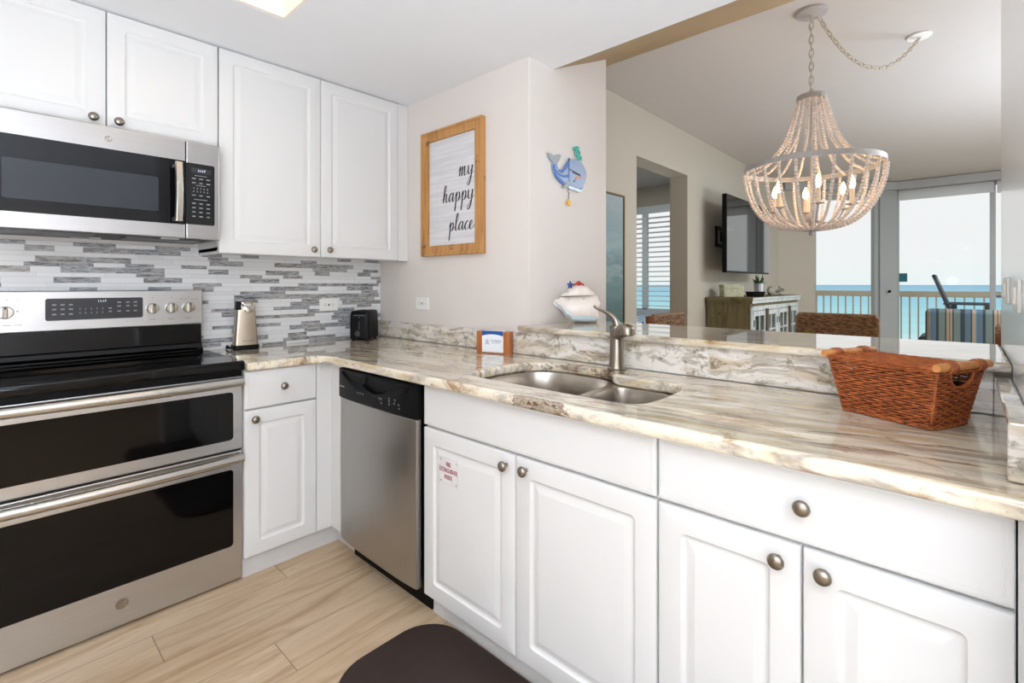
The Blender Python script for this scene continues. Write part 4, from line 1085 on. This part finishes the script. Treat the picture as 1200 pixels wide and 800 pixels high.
for a, b, r_ in ((400, 430, .0085), (442, 425, .0095)): q = wp(a, b); m.ball((q[0], 1.4955, q[1]), r_, 10, 6, (1, .35, 1))
mk('orange_spot', m, ORNG, wh, smooth=True)
m = MB(); m.tube([(wp(a, b)[0], 1.503, wp(a, b)[1]) for a, b in ((332, 540), (326, 570), (340, 595), (330, 620), (336, 650))], .0016, 6); mk('wire', m, WIRE, wh)
st = []
for k in range(10):
    a = pi/2+k*pi/5; r_ = 45 if k % 2 == 0 else 20; st.append((333+.62*r_*cos(a)*1.0, 688-r_*sin(a)))
plate('starfish', st, .002, .009, YEL, bev=.001, smooth_curve=False)

# ------------------------------------------------------------------ shell cookie jar
JC = Vector((2.012, 1.432, 1.051))
jr = thing('shell_jar', 'cream ceramic conch shell jar on the bar against the end wall', 'jar', tuple(JC), YAW-pi/2)
def jp(s1, d_, z): return JC+RIGHT*s1+VIEW*d_+UP*z
def interp(tab, s1):
    for (a, x), (b, y) in zip(tab, tab[1:]):
        if s1 <= b: f = (s1-a)/(b-a); f = f*f*(3-2*f); return x+(y-x)*f
    return tab[-1][1]
topT = [(-.118, .106), (-.09, .118), (-.07, .130), (.05, .138), (.09, .140), (.11, .125), (.118, .09)]
botT = [(-.118, .092), (-.09, .066), (-.05, .026), (-.02, .0), (.095, .0), (.110, .02), (.118, .075)]
widT = [(-.118, .008), (-.09, .030), (-.05, .052), (0, .060), (.06, .058), (.10, .040), (.118, .012)]
rings = []
NSX = 30
for i in range(NSX+1):
    s1 = -.118+.236*i/NSX; t, b, w_ = interp(topT, s1), interp(botT, s1), interp(widT, s1); zc = (t+b)/2; h_ = (t-b)/2
    rings.append([jp(s1+.004*sin(3*2*pi*k/28), w_*cos(2*pi*k/28), zc+h_*sin(2*pi*k/28)*(1 if sin(2*pi*k/28) < 0 else 1)) for k in range(28)])
mk('body', MB().loft(rings), CERAM, jr, smooth=True, angle=70)
# pale glazed lip sweeping along the underside
rings = []
for i in range(21):
    s1 = -.105+.205*i/20; b = interp(botT, s1); w_ = interp(widT, s1); zc = b+.017+.008*sin(pi*i/20); dd = -(w_*.86+.0015)
    hh = .010+.004*sin(pi*i/20)
    rings.append([jp(s1, dd+.006+.010*0, zc-hh), jp(s1, dd-.004, zc-hh*.5), jp(s1, dd-.006, zc+hh*.4), jp(s1, dd+.002, zc+hh)])
mk('blue_lip', MB().loft(rings), CERAMB, jr, smooth=True, angle=60)
topL = [(-.082, .134), (-.06, .150), (-.03, .176), (0, .190), (.03, .192), (.055, .178), (.075, .160), (.092, .143)]
widL = [(-.082, .012), (-.04, .044), (0, .052), (.05, .046), (.092, .014)]
rings = []
for i in range(25):
    s1 = -.082+.174*i/24; t, b, w_ = interp(topL, s1)+.003*abs(sin(i*.9)), .1345+.004*(s1+.08)/.17, interp(widL, s1)
    rg_ = []
    for k in range(24):
        a = 2*pi*k/24; rg_.append(jp(s1, w_*cos(a), b+max(0, sin(a))*(t-b)+min(0, sin(a))*.004))
    rings.append(rg_)
lid = mk('lid', MB().loft(rings), CERAM, jr, smooth=True, angle=70)
m = MB()
m.ball(jp(.008, -.022, .196), .015, 12, 8, (1.1, .8, .75))
for s1 in (-1, 1):
    for k in range(3): m.tube([jp(.008+s1*.010, -.028, .194), jp(.008+s1*(.020+.003*k), -.036+.006*k, .194-.004*k), jp(.008+s1*(.026+.002*k), -.038+.008*k, .182)], [.0032, .0026, .001], 6)
mk('crab', m, REDG, lid, smooth=True)
m = MB(); bc = jp(-.034, -.022, .187)
for k in range(5):
    a = pi/2+k*2*pi/5; m.tube([bc, bc+RIGHT*.016*cos(a)+UP*.020*sin(a)], [.008, .003], 8)
mk('starfish', m, BLUEG, lid, smooth=True)
m = MB(); 
for s1, z in ((-.046, .152), (.012, .150), (-.04, .118), (.03, .120)):
    d_ = -(interp(widT if z < .13 else widL, s1)*(.93 if z < .13 else .80))-.0015
    m.tube([jp(s1+.0055*cos(a_), d_, z+.0045*sin(a_)) for a_ in [2*pi*k/10 for k in range(8)]], .0008, 5)
mk('scroll_marks', m, CARDINK, lid)
m = MB()
for k in range(4): m.ball(jp(.098+.010*sin(k*1.3), -.006-.012*(k % 2), .122-.028*k), .011, 10, 6, (.9, .9, 1))
mk('spines', m, CERAM, jr, smooth=True)

# ------------------------------------------------------------------ kitchen mat
mt = mk('floor_mat', curve_mesh([rrect(.70, 1.150, -.15, 1.468, .15, 12)], 0.0005, .015, .006, 3), MATM, smooth=True)
tag(mt, 'dark brown rubber kitchen mat with rounded corners in front of the sink', 'mat')

# ------------------------------------------------------------------ recessed kitchen ceiling light
cl = thing('ceiling_light', 'warm lit recessed ceiling light above the kitchen floor', 'ceiling light', (.52, 1.41, 2.56))
mk('diffuser', MB().box(RX0+.013, RX1-.013, RY0+.013, RY1-.013, ZK+.235, ZK+.245), DIFF, cl)
mk('housing', MB().box(RX0+.06, RX1-.06, RY0+.06, RY1-.06, ZK+.2455, ZK+.268), WHITE, cl)

# ------------------------------------------------------------------ chandelier
CC = Vector((3.115, .632, 0))
cn = thing('chandelier', 'wood-beaded basket chandelier with candle bulbs hung on a swagged chain', 'chandelier', (CC.x, CC.y, 1.53))
CZT, CZR, CZB, RT, RR = 2.262, 1.888, 1.535, .070, .338
mk('canopy', MB().lathe([(.0002, 0), (.030, .001), (.076, .008), (.080, .014), (.080, .022), (.0002, .0225)], (CC.x, CC.y, ZL-.0235), 40), CHM, cn, smooth=True)
def links(path, n, a=.0125, r_=.0024):
    m = MB(); L = [0]
    for i in range(len(path)-1): L.append(L[-1]+(path[i+1]-path[i]).length)
    j = 0
    for k in range(n):
        s1 = L[-1]*(k+.5)/n
        while j < len(L)-2 and L[j+1] < s1: j += 1
        f = (s1-L[j])/(L[j+1]-L[j]); c_ = path[j].lerp(path[j+1], f); t = (path[j+1]-path[j]).normalized()
        up_ = Vector((0, 0, 1)) if abs(t.z) < .8 else Vector((1, 0, 0)); a1 = t.cross(up_).normalized(); a2 = t.cross(a1).normalized()
        s_ = a1 if k % 2 else a2; ln = L[-1]/n*.70
        m.tube([c_+t*(ln*cos(2*pi*q/12))+s_*(a*.72*sin(2*pi*q/12)) for q in range(12)], r_, 6, True)
    return m
mk('hanging_chain', links([Vector((CC.x, CC.y, ZL-.022)), Vector((CC.x, CC.y, CZT+.015))], 12, .0155, .0028), CHAINM, cn, smooth=True)
HK = Vector((3.856, .212, ZL)); st0 = Vector((CC.x, CC.y, ZL-.025))+(HK-CC).normalized()*0
pa = []
s0 = Vector((CC.x+.045, CC.y-.028, ZL-.024)); s9 = HK-Vector((0, 0, .016))
for k in range(31):
    t = k/30; q = s0.lerp(s9, t); q.z = s0.z+(s9.z-s0.z)*t-.92*t*(1-t); pa.append(q)
mk('swag_chain', links(pa, 30, .0145, .0028), CHAINM, cn, smooth=True)
m = MB(); m.tube(pa, .0022, 6); m.tube([Vector((CC.x+.004, CC.y, ZL-.02)), Vector((CC.x+.004, CC.y, CZT))], .0022, 6); mk('cord', m, CANDLE, cn)
mk('hook_plate', MB().lathe([(.0002, 0), (.058, .002), (.062, .006), (.062, .012), (.0002, .013)], (HK.x, HK.y, ZL-.0135), 36), PLATE, cn, smooth=True)
mk('top_ring', MB().lathe([(RT, 0), (RT+.003, .002), (RT+.003, .026), (RT, .030), (.0002, .034)], (CC.x, CC.y, CZT-.005), 40), CHM, cn, smooth=True)
def band(R, z0, z1, th):
    m = MB(); n = 72; rings = []
    for k in range(n): a = 2*pi*k/n; rings.append([(CC.x+r_*cos(a), CC.y+r_*sin(a), z) for r_, z in ((R-th, z0), (R, z0), (R, z1), (R-th, z1))])
    base = len(m.v)
    for rr_ in rings: m.v += rr_
    for k in range(n):
        for j in range(4): m.f.append((base+k*4+j, base+k*4+(j+1) % 4, base+((k+1) % n)*4+(j+1) % 4, base+((k+1) % n)*4+j))
    return m
mk('ring', band(RR, CZR-.012, CZR+.016, .006), CHM, cn, smooth=True, angle=30)
def strand(curve, n, br, name):
    """beads along a curve given as list of (radius, z)"""
    P = [Vector((r_, 0, z)) for r_, z in curve]; L = [0]
    for i in range(len(P)-1): L.append(L[-1]+(P[i+1]-P[i]).length)
    m = MB(); j = 0
    for k in range(n):
        s1 = L[-1]*(k+.5)/n
        while j < len(L)-2 and L[j+1] < s1: j += 1
        f = (s1-L[j])/(L[j+1]-L[j]); c_ = P[j].lerp(P[j+1], f); m.ball(tuple(c_), br, 8, 5)
    me = bpy.data.meshes.new(name); me.from_pydata(m.v, [], m.f); me.materials.append(BEAD)
    for p_ in me.polygons: p_.use_smooth = True
    return me
up_p = catmull([Vector((r_, z, 0)) for r_, z in ((RT, CZT-.006), (.105, CZT-.14), (.135, CZT-.225), (.188, CZR+.075), (.25, CZR+.025), (RR-.012, CZR-.004))], 8)
up_c = [(v_.x, v_.y) for v_ in up_p]
z_off = 1.53
up_c = [(r_, z-z_off) for r_, z in up_c]
lo_c = []
for k in range(21):
    t = k/20; a = t*pi/2
    lo_c.append((max(.045, RR*(cos(a)**.62) if a < pi/2-.01 else .045), CZR-.012-(CZR-.012-CZB-.012)*sin(a)**1.15-z_off))
mu = strand(up_c, 30, .0082, 'bead_strand'); ml = strand(lo_c, 29, .0092, 'bead_strand')
NU, NL = 16, 26
for k in range(NU):
    o = bpy.data.objects.new('upper_bead_strand', mu); COL.objects.link(o); o.parent = cn; o.rotation_euler = (0, 0, 2*pi*k/NU+.05)
for k in range(NL):
    o = bpy.data.objects.new('lower_bead_strand', ml); COL.objects.link(o); o.parent = cn; o.rotation_euler = (0, 0, 2*pi*k/NL)
m = MB(); m.lathe([(.0002, 0), (.045, .004), (.055, .014), (.045, .022), (.0002, .024)], (CC.x, CC.y, CZB), 30); m.cyl((CC.x, CC.y, CZB+.02), (CC.x, CC.y, CZT), .006, .006, 10)
m.ball((CC.x, CC.y, CZB+.075), .034, 14, 8, (1, 1, .9)); m.ball((CC.x, CC.y, CZB-.012), .014, 10, 6)
mk('hub', m, CHM, cn, smooth=True)
for k in range(6):
    a = 2*pi*k/6+.35; d_ = Vector((cos(a), sin(a), 0)); b_ = Vector((CC.x, CC.y, CZB+.07))
    ar = mk('arm', MB().tube(catmull([b_, b_+d_*.07+Vector((0, 0, -.03)), b_+d_*.15+Vector((0, 0, -.01)), b_+d_*.195+Vector((0, 0, .05))], 6), .0055, 8), CHM, cn, smooth=True)
    e_ = b_+d_*.195+Vector((0, 0, .05))
    mk('drip_cup', MB().lathe([(.006, 0), (.030, .006), (.031, .009), (.004, .008)], tuple(e_), 20), CHM, ar, smooth=True)
    cnd = mk('candle_sleeve', MB().cyl(e_+Vector((0, 0, .006)), e_+Vector((0, 0, .088)), .0115, n=14), CANDLE, cn, smooth=True)
    mk('bulb', MB().lathe([(.006, 0), (.0135, .012), (.0165, .026), (.013, .044), (.006, .062), (.0005, .072)], tuple(e_+Vector((0, 0, .088))), 14), BULB, cnd, smooth=True)
    point('bulb_light', tuple(e_+Vector((0, 0, .125))), 3.0, (1, .62, .32), .018)

# ------------------------------------------------------------------ living room
def art_mat():
    n = NT('seascape_paint'); p = n.pos(); sp_ = n.n('ShaderNodeSeparateXYZ'); n.l(p, sp_.inputs[0])
    f = n.noise(n.map(p, (3, 3, 9)), 1.5, 6, .6, .6)
    z = n.math('ADD', n.math('DIVIDE', n.math('SUBTRACT', sp_.outputs[2], .9), 1.05), n.math('MULTIPLY', n.math('SUBTRACT', f, .5), .35))
    c = n.ramp(z, [(0, srgb(70, 96, 96)), (.2, srgb(96, 124, 124)), (.36, srgb(112, 138, 140)), (.42, srgb(140, 158, 160)), (.47, srgb(112, 136, 140)), (.62, srgb(150, 170, 172)), (.72, srgb(136, 156, 160)), (1, srgb(160, 172, 176))])
    n.set(c, .6); return n.m
pt = thing('framed_painting', 'tall sea-green abstract painting in a thin bronze frame', 'painting', (3.12, 2.04, .86))
m = MB(); m.box(2.75, 2.765, 2.012, 2.048, .86, 1.95); m.box(3.477, 3.492, 2.012, 2.048, .86, 1.95); m.box(2.765, 3.477, 2.012, 2.048, .86, .875); m.box(2.765, 3.477, 2.012, 2.048, 1.935, 1.95)
mk('frame', m, plain('bronze_frame', srgb(104, 84, 52), .4, .4), pt); mk('canvas', MB().box(2.765, 3.477, 2.020, 2.046, .875, 1.935), art_mat(), pt)

# television
tv = thing('television', 'flat black television hung on a wall arm above the sideboard', 'television', (5.87, 1.81, 1.365))
TY = 1.80
mk('housing', MB().box(5.145, 6.605, TY, TY+.045, 1.366, 2.172), BLACK, tv, .004)
mk('screen', MB().box(5.155, 6.595, TY-.002, TY, 1.384, 2.162), TVSCR, tv)
m = MB(); m.box(5.50, 5.98, 2.028, 2.049, 1.66, 1.70); m.box(5.50, 5.98, 2.028, 2.049, 1.85, 1.89); m.box(5.50, 5.53, 2.028, 2.049, 1.66, 1.89); m.box(5.95, 5.98, 2.028, 2.049, 1.66, 1.89)
m.box(5.60, 5.64, 1.86, 2.03, 1.72, 1.83); m.box(5.60, 6.0, 1.86, 1.89, 1.72, 1.83); m.box(5.62, 6.1, 1.846, 1.862, 1.60, 1.98)
mk('wall_mount', m, BLACK, tv, .003)

# sideboard
sb = thing('sideboard', 'weathered wood sideboard with whitewashed glazed doors below the television', 'sideboard', (6.16, 1.8, 0))
SX0, SX1, SY0, SY1, SZ = 5.235, 7.09, 1.60, 2.035, 1.11
m = MB(); m.box(SX0, SX0+.03, SY0+.0, SY1, .06, SZ-.09); m.box(SX0+.03, SX1-.03, SY1-.02, SY1, .06, SZ-.09); m.box(SX0+.03, SX1, SY0+.03, SY1-.02, .06, .09); m.box(SX0+.03, SX1-.03, SY0+.03, SY1-.02, .55, .57)
for x in (SX0, SX1-.07):
    for y in (SY0, SY1-.07): m.box(x, x+.07, y, y+.07, 0, .06)
mk('body', m, SIDEWOOD, sb, .003)
pf = [(0, 0), (.012, .010), (.018, .035), (.035, .06), (.04, .085), (0, .085)]
m = MB(); 
for o_, z_ in ((.0, SZ-.092), (.010, SZ-.065), (.022, SZ-.045)): m.box(SX0-o_-.005, SX1+o_+.005, SY0-o_-.005, SY1, z_, SZ-.028)
m.box(SX0-.035, SX1+.035, SY0-.035, SY1, SZ-.028, SZ); tp = mk('top', m, SIDEWOOD, sb, .004)
m = MB(); m.box(SX0-.03, SX1+.03, SY0-.040, SY0-.0355, SZ-.026, SZ-.002); m.box(SX0-.018, SX1+.018, SY0-.031, SY0-.0225, SZ-.062, SZ-.028)
m.box(SX0, SX0+.05, SY0-.014, SY0-.0005, .0, SZ-.10); m.box(SX1-.05, SX1, SY0-.014, SY1, .0, SZ-.093); m.box(SX0+.05, SX1-.05, SY0-.014, SY0-.0005, SZ-.14, SZ-.093); m.box(SX0+.05, SX1-.05, SY0-.014, SY0-.0005, .04, .10)
m.box((SX0+SX1)/2-.03, (SX0+SX1)/2+.03, SY0-.014, SY0-.0005, .10, SZ-.14)
mk('face_frame', m, SIDEWHITE, sb, .002)
mid = (SX0+SX1)/2
for g0, g1 in ((SX0+.055, mid-.035), (mid+.035, SX1-.055)):
    c_ = (g0+g1)/2
    for a, b in ((g0, c_-.002), (c_+.002, g1)):
        z0, z1 = .105, SZ-.145; m = MB(); Yd0, Yd1 = SY0-.018, SY0-.002; s1 = .05
        m.box(a, a+s1, Yd0, Yd1, z0, z1); m.box(b-s1, b, Yd0, Yd1, z0, z1); m.box(a+s1, b-s1, Yd0, Yd1, z0, z0+s1); m.box(a+s1, b-s1, Yd0, Yd1, z1-s1, z1)
        for k in (1, 2, 3): zz = z0+(z1-z0)*k/4; m.box(a+s1, b-s1, Yd0+.003, Yd1, zz-.009, zz+.009)
        cc = (a+b)/2; m.box(cc-.009, cc+.009, Yd0+.003, Yd1, z0+s1, z1-s1)
        d_ = mk('door', m, SIDEWHITE, sb, .002)
        mk('door_pane', MB().box(a+s1, b-s1, Yd0+.009, Yd0+.012, z0+s1, z1-s1), glassm('cabinet_glass', fac=.12), d_)
        hx = a+.004 if a == g0 else b-.012
        m = MB()
        for zz in (z0+.12, z1-.12): m.box(hx, hx+.010, Yd0-.006, Yd0, zz-.035, zz+.035)
        mk('hinge', m, BLACK, d_)
    mk('strap_pull', MB().box(c_-.028, c_+.028, SY0-.040, SY0-.019, .16, SZ-.125), STRAPWOOD, sb, .003)
# things on the sideboard
def facing(pos, yaw=0): return thing
bx = thing('wooden_box', 'pale whitewashed box at the left end of the sideboard', 'box', (5.44, 1.85, SZ+.0005), YAW-pi/2)
bm = INV[bx.name]
mk('box_body', MB().box(-.105, .105, -.06, .06, 0, .085).xf(bm), BOXWOOD, bx, .002); mk('lid', MB().box(-.108, .108, -.063, .063, .088, .130).xf(bm), BOXWOOD, bx, .002)
ty = thing('tray', 'small black tray between the pale box and the potted plant', 'tray', (5.60, 1.66, SZ+.0005), YAW-pi/2); bm = INV[ty.name]
rings = [[(x, y, z) for x, y in rrect(-a, a, -b, b, .006)] for z, a, b in ((0, .066, .05), (.055, .080, .064), (.055, .073, .057), (.010, .062, .046))]
mk('tray_body', MB().loft(rings).xf(bm), BLACK, ty)
pp = thing('potted_succulent', 'green spiky plant in a galvanised pot on the sideboard', 'potted plant', (6.00, 1.735, SZ+.0005))
o = (6.00, 1.735, SZ+.0005)
mk('pot', MB().lathe([(.050, 0), (.053, .04), (.0535, .042), (.053, .046), (.058, .138), (.062, .142), (.060, .146), (.054, .142), (.050, .12), (.0002, .12)], o, 28), GALV, pp, smooth=True)
m = MB(); random.seed(11)
for k in range(34):
    a = random.uniform(0, 2*pi); r_ = random.uniform(.012, .06); h_ = random.uniform(.04, .09) if k > 4 else .12
    b_ = Vector(o)+Vector((.02*cos(a), .02*sin(a), .125)); m.tube([b_, b_+Vector((r_*.6*cos(a), r_*.6*sin(a), h_*.6)), b_+Vector((r_*cos(a), r_*sin(a), h_))], [.006, .008, .001], 5, flat=.5)
mk('leaves', m, LEAF, pp)
dc = thing('shell_ornament', 'rounded sandy shell ornament beside the wire knot on the sideboard', 'ornament', (6.43, 1.73, SZ))
m = MB(); c0 = Vector((6.43, 1.73, SZ+.0))
rings = []
for k in range(14):
    t = k/13; r_ = .085*sin(pi*(.12+.8*t)); ring = []
    for j in range(16): a = 2*pi*j/16; ring.append(c0+Vector((-.09+.2*t, 0, .0))+Vector((0, r_*.5*cos(a), .055+r_*.62*(1+.08*sin(6*t*pi))*sin(a)*1.0)))
    rings.append(ring)
mk('shell_body', m.loft(rings), STONE, dc, smooth=True)
dk = mk('wire_knot', MB().tube([Vector((6.72, 1.71, SZ+.056))+Vector((.085*(sin(t)+.6*sin(2*t)), .03*sin(3*t), .050*cos(t)*cos(.5*t))) for t in [2*pi*k/60 for k in range(60)]], .0055, 8, True), plain('pewter_wire', srgb(120, 116, 106), .4, .5), smooth=True)
tag(dk, 'looped metal knot at the right end of the sideboard', 'ornament')

# dining chairs
def wicker_panel(m, x0, x1, z0, z1, y, sag=0, rowh=.0165):
    """woven back, local frame: x width, z height, bowed in y"""
    nrow = int((z1-z0)/rowh); nst = int((x1-x0)/.032)
    for i in range(nrow):
        z = z0+(i+.5)*(z1-z0)/nrow
        m.tube([(x0+(x1-x0)*k/(nst*3), y+sag*sin(pi*k/(nst*3))+.006*cos(pi*k/3+(pi if i % 2 else 0)), z+.003*sin(k*1.3+i)) for k in range(nst*3+1)], .0098, 6)
    for k in range(nst+1):
        x = x0+(x1-x0)*k/nst; m.tube([(x, y+sag*sin(pi*k/nst), z0), (x, y+sag*sin(pi*k/nst), z1)], .006, 5)
def make_chair(label):
    t = thing('dining_chair', label, 'chair', (0, 0, 0), 0, 'wicker dining chairs around the table')
    # local: back at y=+.22, faces -y, width .46
    m = MB(); wicker_panel(m, -.225, .225, .50, 1.03, .235); mk('backrest', m, RATTAN, t, smooth=True)
    m = MB(); m.tube([(-.232, .24, .44), (-.232, .24, 1.02)], .014, 8); m.tube([(.232, .24, .44), (.232, .24, 1.02)], .014, 8)
    m.tube([(-.225+.45*k/10, .238+.006*(k % 2), 1.030) for k in range(11)], .014, 8)
    mk('back_frame', m, RATTAN, t, smooth=True)
    m = MB()
    for i in range(20):
        y = -.22+i*.0235; m.tube([(-.225+.45*k/24, y, .455+.005*cos(pi*k/2+(pi if i % 2 else 0))) for k in range(25)], .0100, 6)
    m.box(-.23, .23, -.23, .235, .40, .448); mk('seat', m, RATTAN, t)
    for a in (-1, 1):
        for b in (-.21, .22): mk('leg', MB().cyl((a*.21, b, 0), (a*.21, b, .41), .017, .021, 12), RATTAN, t, smooth=True)
    return t
def copy_tree(o, parent=None):
    c = o.copy(); COL.objects.link(c); c.parent = parent
    for ch_ in list(o.children): copy_tree(ch_, c)
    return c
ch1 = make_chair('brown wicker dining chair seen from the front, between the table and the sideboard end')
kids = list(ch1.children)
ch1.location = (3.735, .66, 0); ch1.rotation_euler = (0, 0, -pi/2)
ch1['label'] = 'brown wicker dining chair on the window side of the table, below the window'
c_ = copy_tree(ch1); c_.location = (3.23, 1.285, 0); c_.rotation_euler = (0, 0, 0); c_['label'] = 'brown wicker dining chair at the bedroom doorway side of the table'
c3 = copy_tree(ch1); c3.location = (3.25, .115, 0); c3.rotation_euler = (0, 0, pi); c3['label'] = 'brown wicker dining chair half hidden behind the right wall edge'
FINIAL = wood('finial_wood', srgb(92, 54, 28), srgb(130, 80, 44), 'z', 30)
for cc in (c_, c3):
    s1 = -1 if cc is c_ else 1
    me_ = MB().lathe([(.0002, -.01), (.026, -.008), (.034, .0), (.034, .05), (.026, .058), (.0002, .06)], (s1*.250, .24, .975), 18, 'z')
    o = bpy.data.objects.new('turned_finial', bpy.data.meshes.new('turned_finial')); o.data.from_pydata(me_.v, [], me_.f); o.data.materials.append(FINIAL); COL.objects.link(o); o.parent = cc
    for p_ in o.data.polygons: p_.use_smooth = True
    o['label'] = 'turned wooden finial'
tb = thing('dining_table', 'round wooden dining table below the chandelier, mostly hidden by the bar', 'table', (3.23, .68, 0))
mk('tabletop', MB().lathe([(.0002, .72), (.49, .72), (.50, .73), (.50, .745), (.49, .755), (.0002, .755)], (3.23, .68, 0), 56), TABLEWOOD, tb, smooth=True, angle=30)
mk('pedestal', MB().lathe([(.26, 0), (.26, .03), (.10, .06), (.06, .12), (.05, .35), (.075, .5), (.06, .62), (.12, .70), (.12, .72)], (3.23, .68, 0), 32), TABLEWOOD, tb, smooth=True)
pl = thing('centrepiece_plant', 'low yellow-green plant showing above the bar edge on the dining table', 'plant', (3.23, .68, .756))
mk('bowl', MB().lathe([(.06, 0), (.10, .05), (.115, .10), (.108, .10), (.09, .06), (.0002, .05)], (3.23, .68, .756), 28), CERAM, pl, smooth=True)
m = MB(); random.seed(4)
for k in range(150):
    a = random.uniform(0, 2*pi); r_ = random.uniform(.0, .10); h_ = .195+random.uniform(-.05, .03)-r_*.3; b_ = Vector((3.23+.4*r_*cos(a), .68+.4*r_*sin(a), .82))
    tipp = Vector((3.23+r_*cos(a), .68+r_*sin(a), .755+h_)); m.tube([b_, b_.lerp(tipp, .6)+Vector((0, 0, .01)), tipp], [.003, .006, .001], 4, flat=.4)
mk('leaves', m, LEAF2, pl)

# striped armchair
def stripes():
    n = NT('striped_upholstery'); tcn = n.obj(); sp_ = n.n('ShaderNodeSeparateXYZ'); n.l(tcn, sp_.inputs[0])
    q = n.math('FRACT', n.math('DIVIDE', n.math('ADD', sp_.outputs[1], 3.0), .345))
    G = srgb(104, 118, 112); Bl = srgb(86, 104, 116); Tn = srgb(152, 136, 116); Dk = srgb(54, 66, 74); LB_ = srgb(118, 136, 140)
    c = n.ramp(q, [(0, G), (.14, Dk), (.17, Tn), (.22, Dk), (.235, Tn), (.30, Dk), (.33, G), (.47, Dk), (.53, Bl), (.66, LB_), (.69, Tn), (.75, Dk), (.78, Bl), (.9, Dk)], 'CONSTANT')
    n.set(c, .85, 0, .2); n.bump(n.noise(n.pos(), 300, 2), .1, .001); return n.m
STR = stripes()
ac = thing('striped_armchair', 'blue, green and tan striped armchair with its back to the dining table', 'armchair', (6.9, -.06, 0))
def cush(x0, x1, y0, y1, z0, z1): return MB().box(x0, x1, y0, y1, z0, z1)
mk('backrest', cush(6.60, 6.78, -.36, .315, .34, .992), STR, ac, .045, 5, smooth=True); mk('seat', cush(6.785, 7.32, -.29, .24, .30, .50), STR, ac, .04, 4)
mk('arm', cush(6.785, 7.36, .25, .385, .12, .69), STR, ac, .045, 4); mk('arm', cush(6.785, 7.36, -.43, -.30, .12, .69), STR, ac, .045, 4)
mk('base', MB().box(6.64, 7.34, -.34, .30, .10, .29), STR, ac, .01)
for a in (6.68, 7.30):
    for b in (-.30, .26): mk('leg', MB().cyl((a, b, 0), (a, b, .10), .018, .026, 12), TABLEWOOD, ac)

# balcony furniture
NAVY = plain('navy_grey_slats', srgb(62, 76, 88), .5); CRM = plain('cream_sling', srgb(196, 190, 170), .6)
dk2 = thing('deck_chair', 'high deck chair with a reclined back and dark arms on the balcony', 'deck chair', (10.2, .0, -.03))
def slat(m, a, b, w_, th):
    a = Vector(a); b = Vector(b); d_ = (b-a).normalized(); sx_ = Vector((1, 0, 0)); nn = d_.cross(sx_).normalized()
    q = [sx_*(-w_/2)-nn*th/2, sx_*(w_/2)-nn*th/2, sx_*(w_/2)+nn*th/2, sx_*(-w_/2)+nn*th/2]
    m.loft([[a+k for k in q], [b+k for k in q]])
m = MB()
for k in range(5): slat(m, (9.98+k*.105, .10, .60), (9.98+k*.105, .365, 1.375), .095, .018)
mk('back_slats', m, CRM, dk2, .004)
m = MB(); 
for x in (9.925, 10.455): slat(m, (x, .085, .56), (x, .375, 1.385), .03, .045)
slat(m, (10.19, .355, 1.345), (10.19, .378, 1.392), .56, .030); mk('back_frame', m, NAVY, dk2, .004)
m = MB(); m.box(9.95, 10.45, -.30, .12, .575, .60); mk('seat', m, NAVY, dk2, .004)
for x in (9.90, 10.48): mk('arm', MB().box(x-.045, x+.045, -.27, .26, .935, .962), NAVY, dk2, .004)
for x in (9.90, 10.48):
    for y in (-.24, .14): mk('leg', MB().box(x-.022, x+.022, y-.03, y+.03, -.03, .934), NAVY, dk2, .003)
bt2 = thing('balcony_table', 'high grey balcony table at the right of the deck chair', 'table', (10.25, -.52, -.03))
mk('tabletop', MB().box(9.9, 10.6, -.95, -.315, 1.055, 1.085), plain('grey_table_board', srgb(110, 122, 130), .5), bt2, .006)
m = MB(); m.box(10.2, 10.28, -.67, -.59, -.03, 1.054); m.box(9.95, 10.53, -.66, -.60, -.03, .01); m.box(10.21, 10.27, -.90, -.36, -.03, .01); mk('pedestal', m, NAVY, bt2, .003)

# bed in the far room
def quilt():
    n = NT('blue_patterned_quilt'); f = n.noise(n.pos(), 9, 3, .5, 1.5)
    n.set(n.ramp(f, [(.38, srgb(44, 104, 166)), (.47, srgb(96, 150, 190)), (.52, srgb(226, 230, 232)), (.6, srgb(210, 226, 226)), (.68, srgb(92, 160, 170))]), .8); return n.m
bd = thing('bed', 'bed with a blue and white patterned quilt below the shuttered window', 'bed', (5.9, 3.3, 0))
mk('bed_base', MB().box(5.0, 6.8, 2.45, 4.3, .05, .38), WHITE, bd, .01); mk('mattress', MB().box(4.98, 6.82, 2.43, 4.32, .385, .62), quilt(), bd, .06, 4); 
mk('quilt', MB().box(5.3, 6.86, 2.41, 4.34, .50, .79), quilt(), bd, .08, 5)
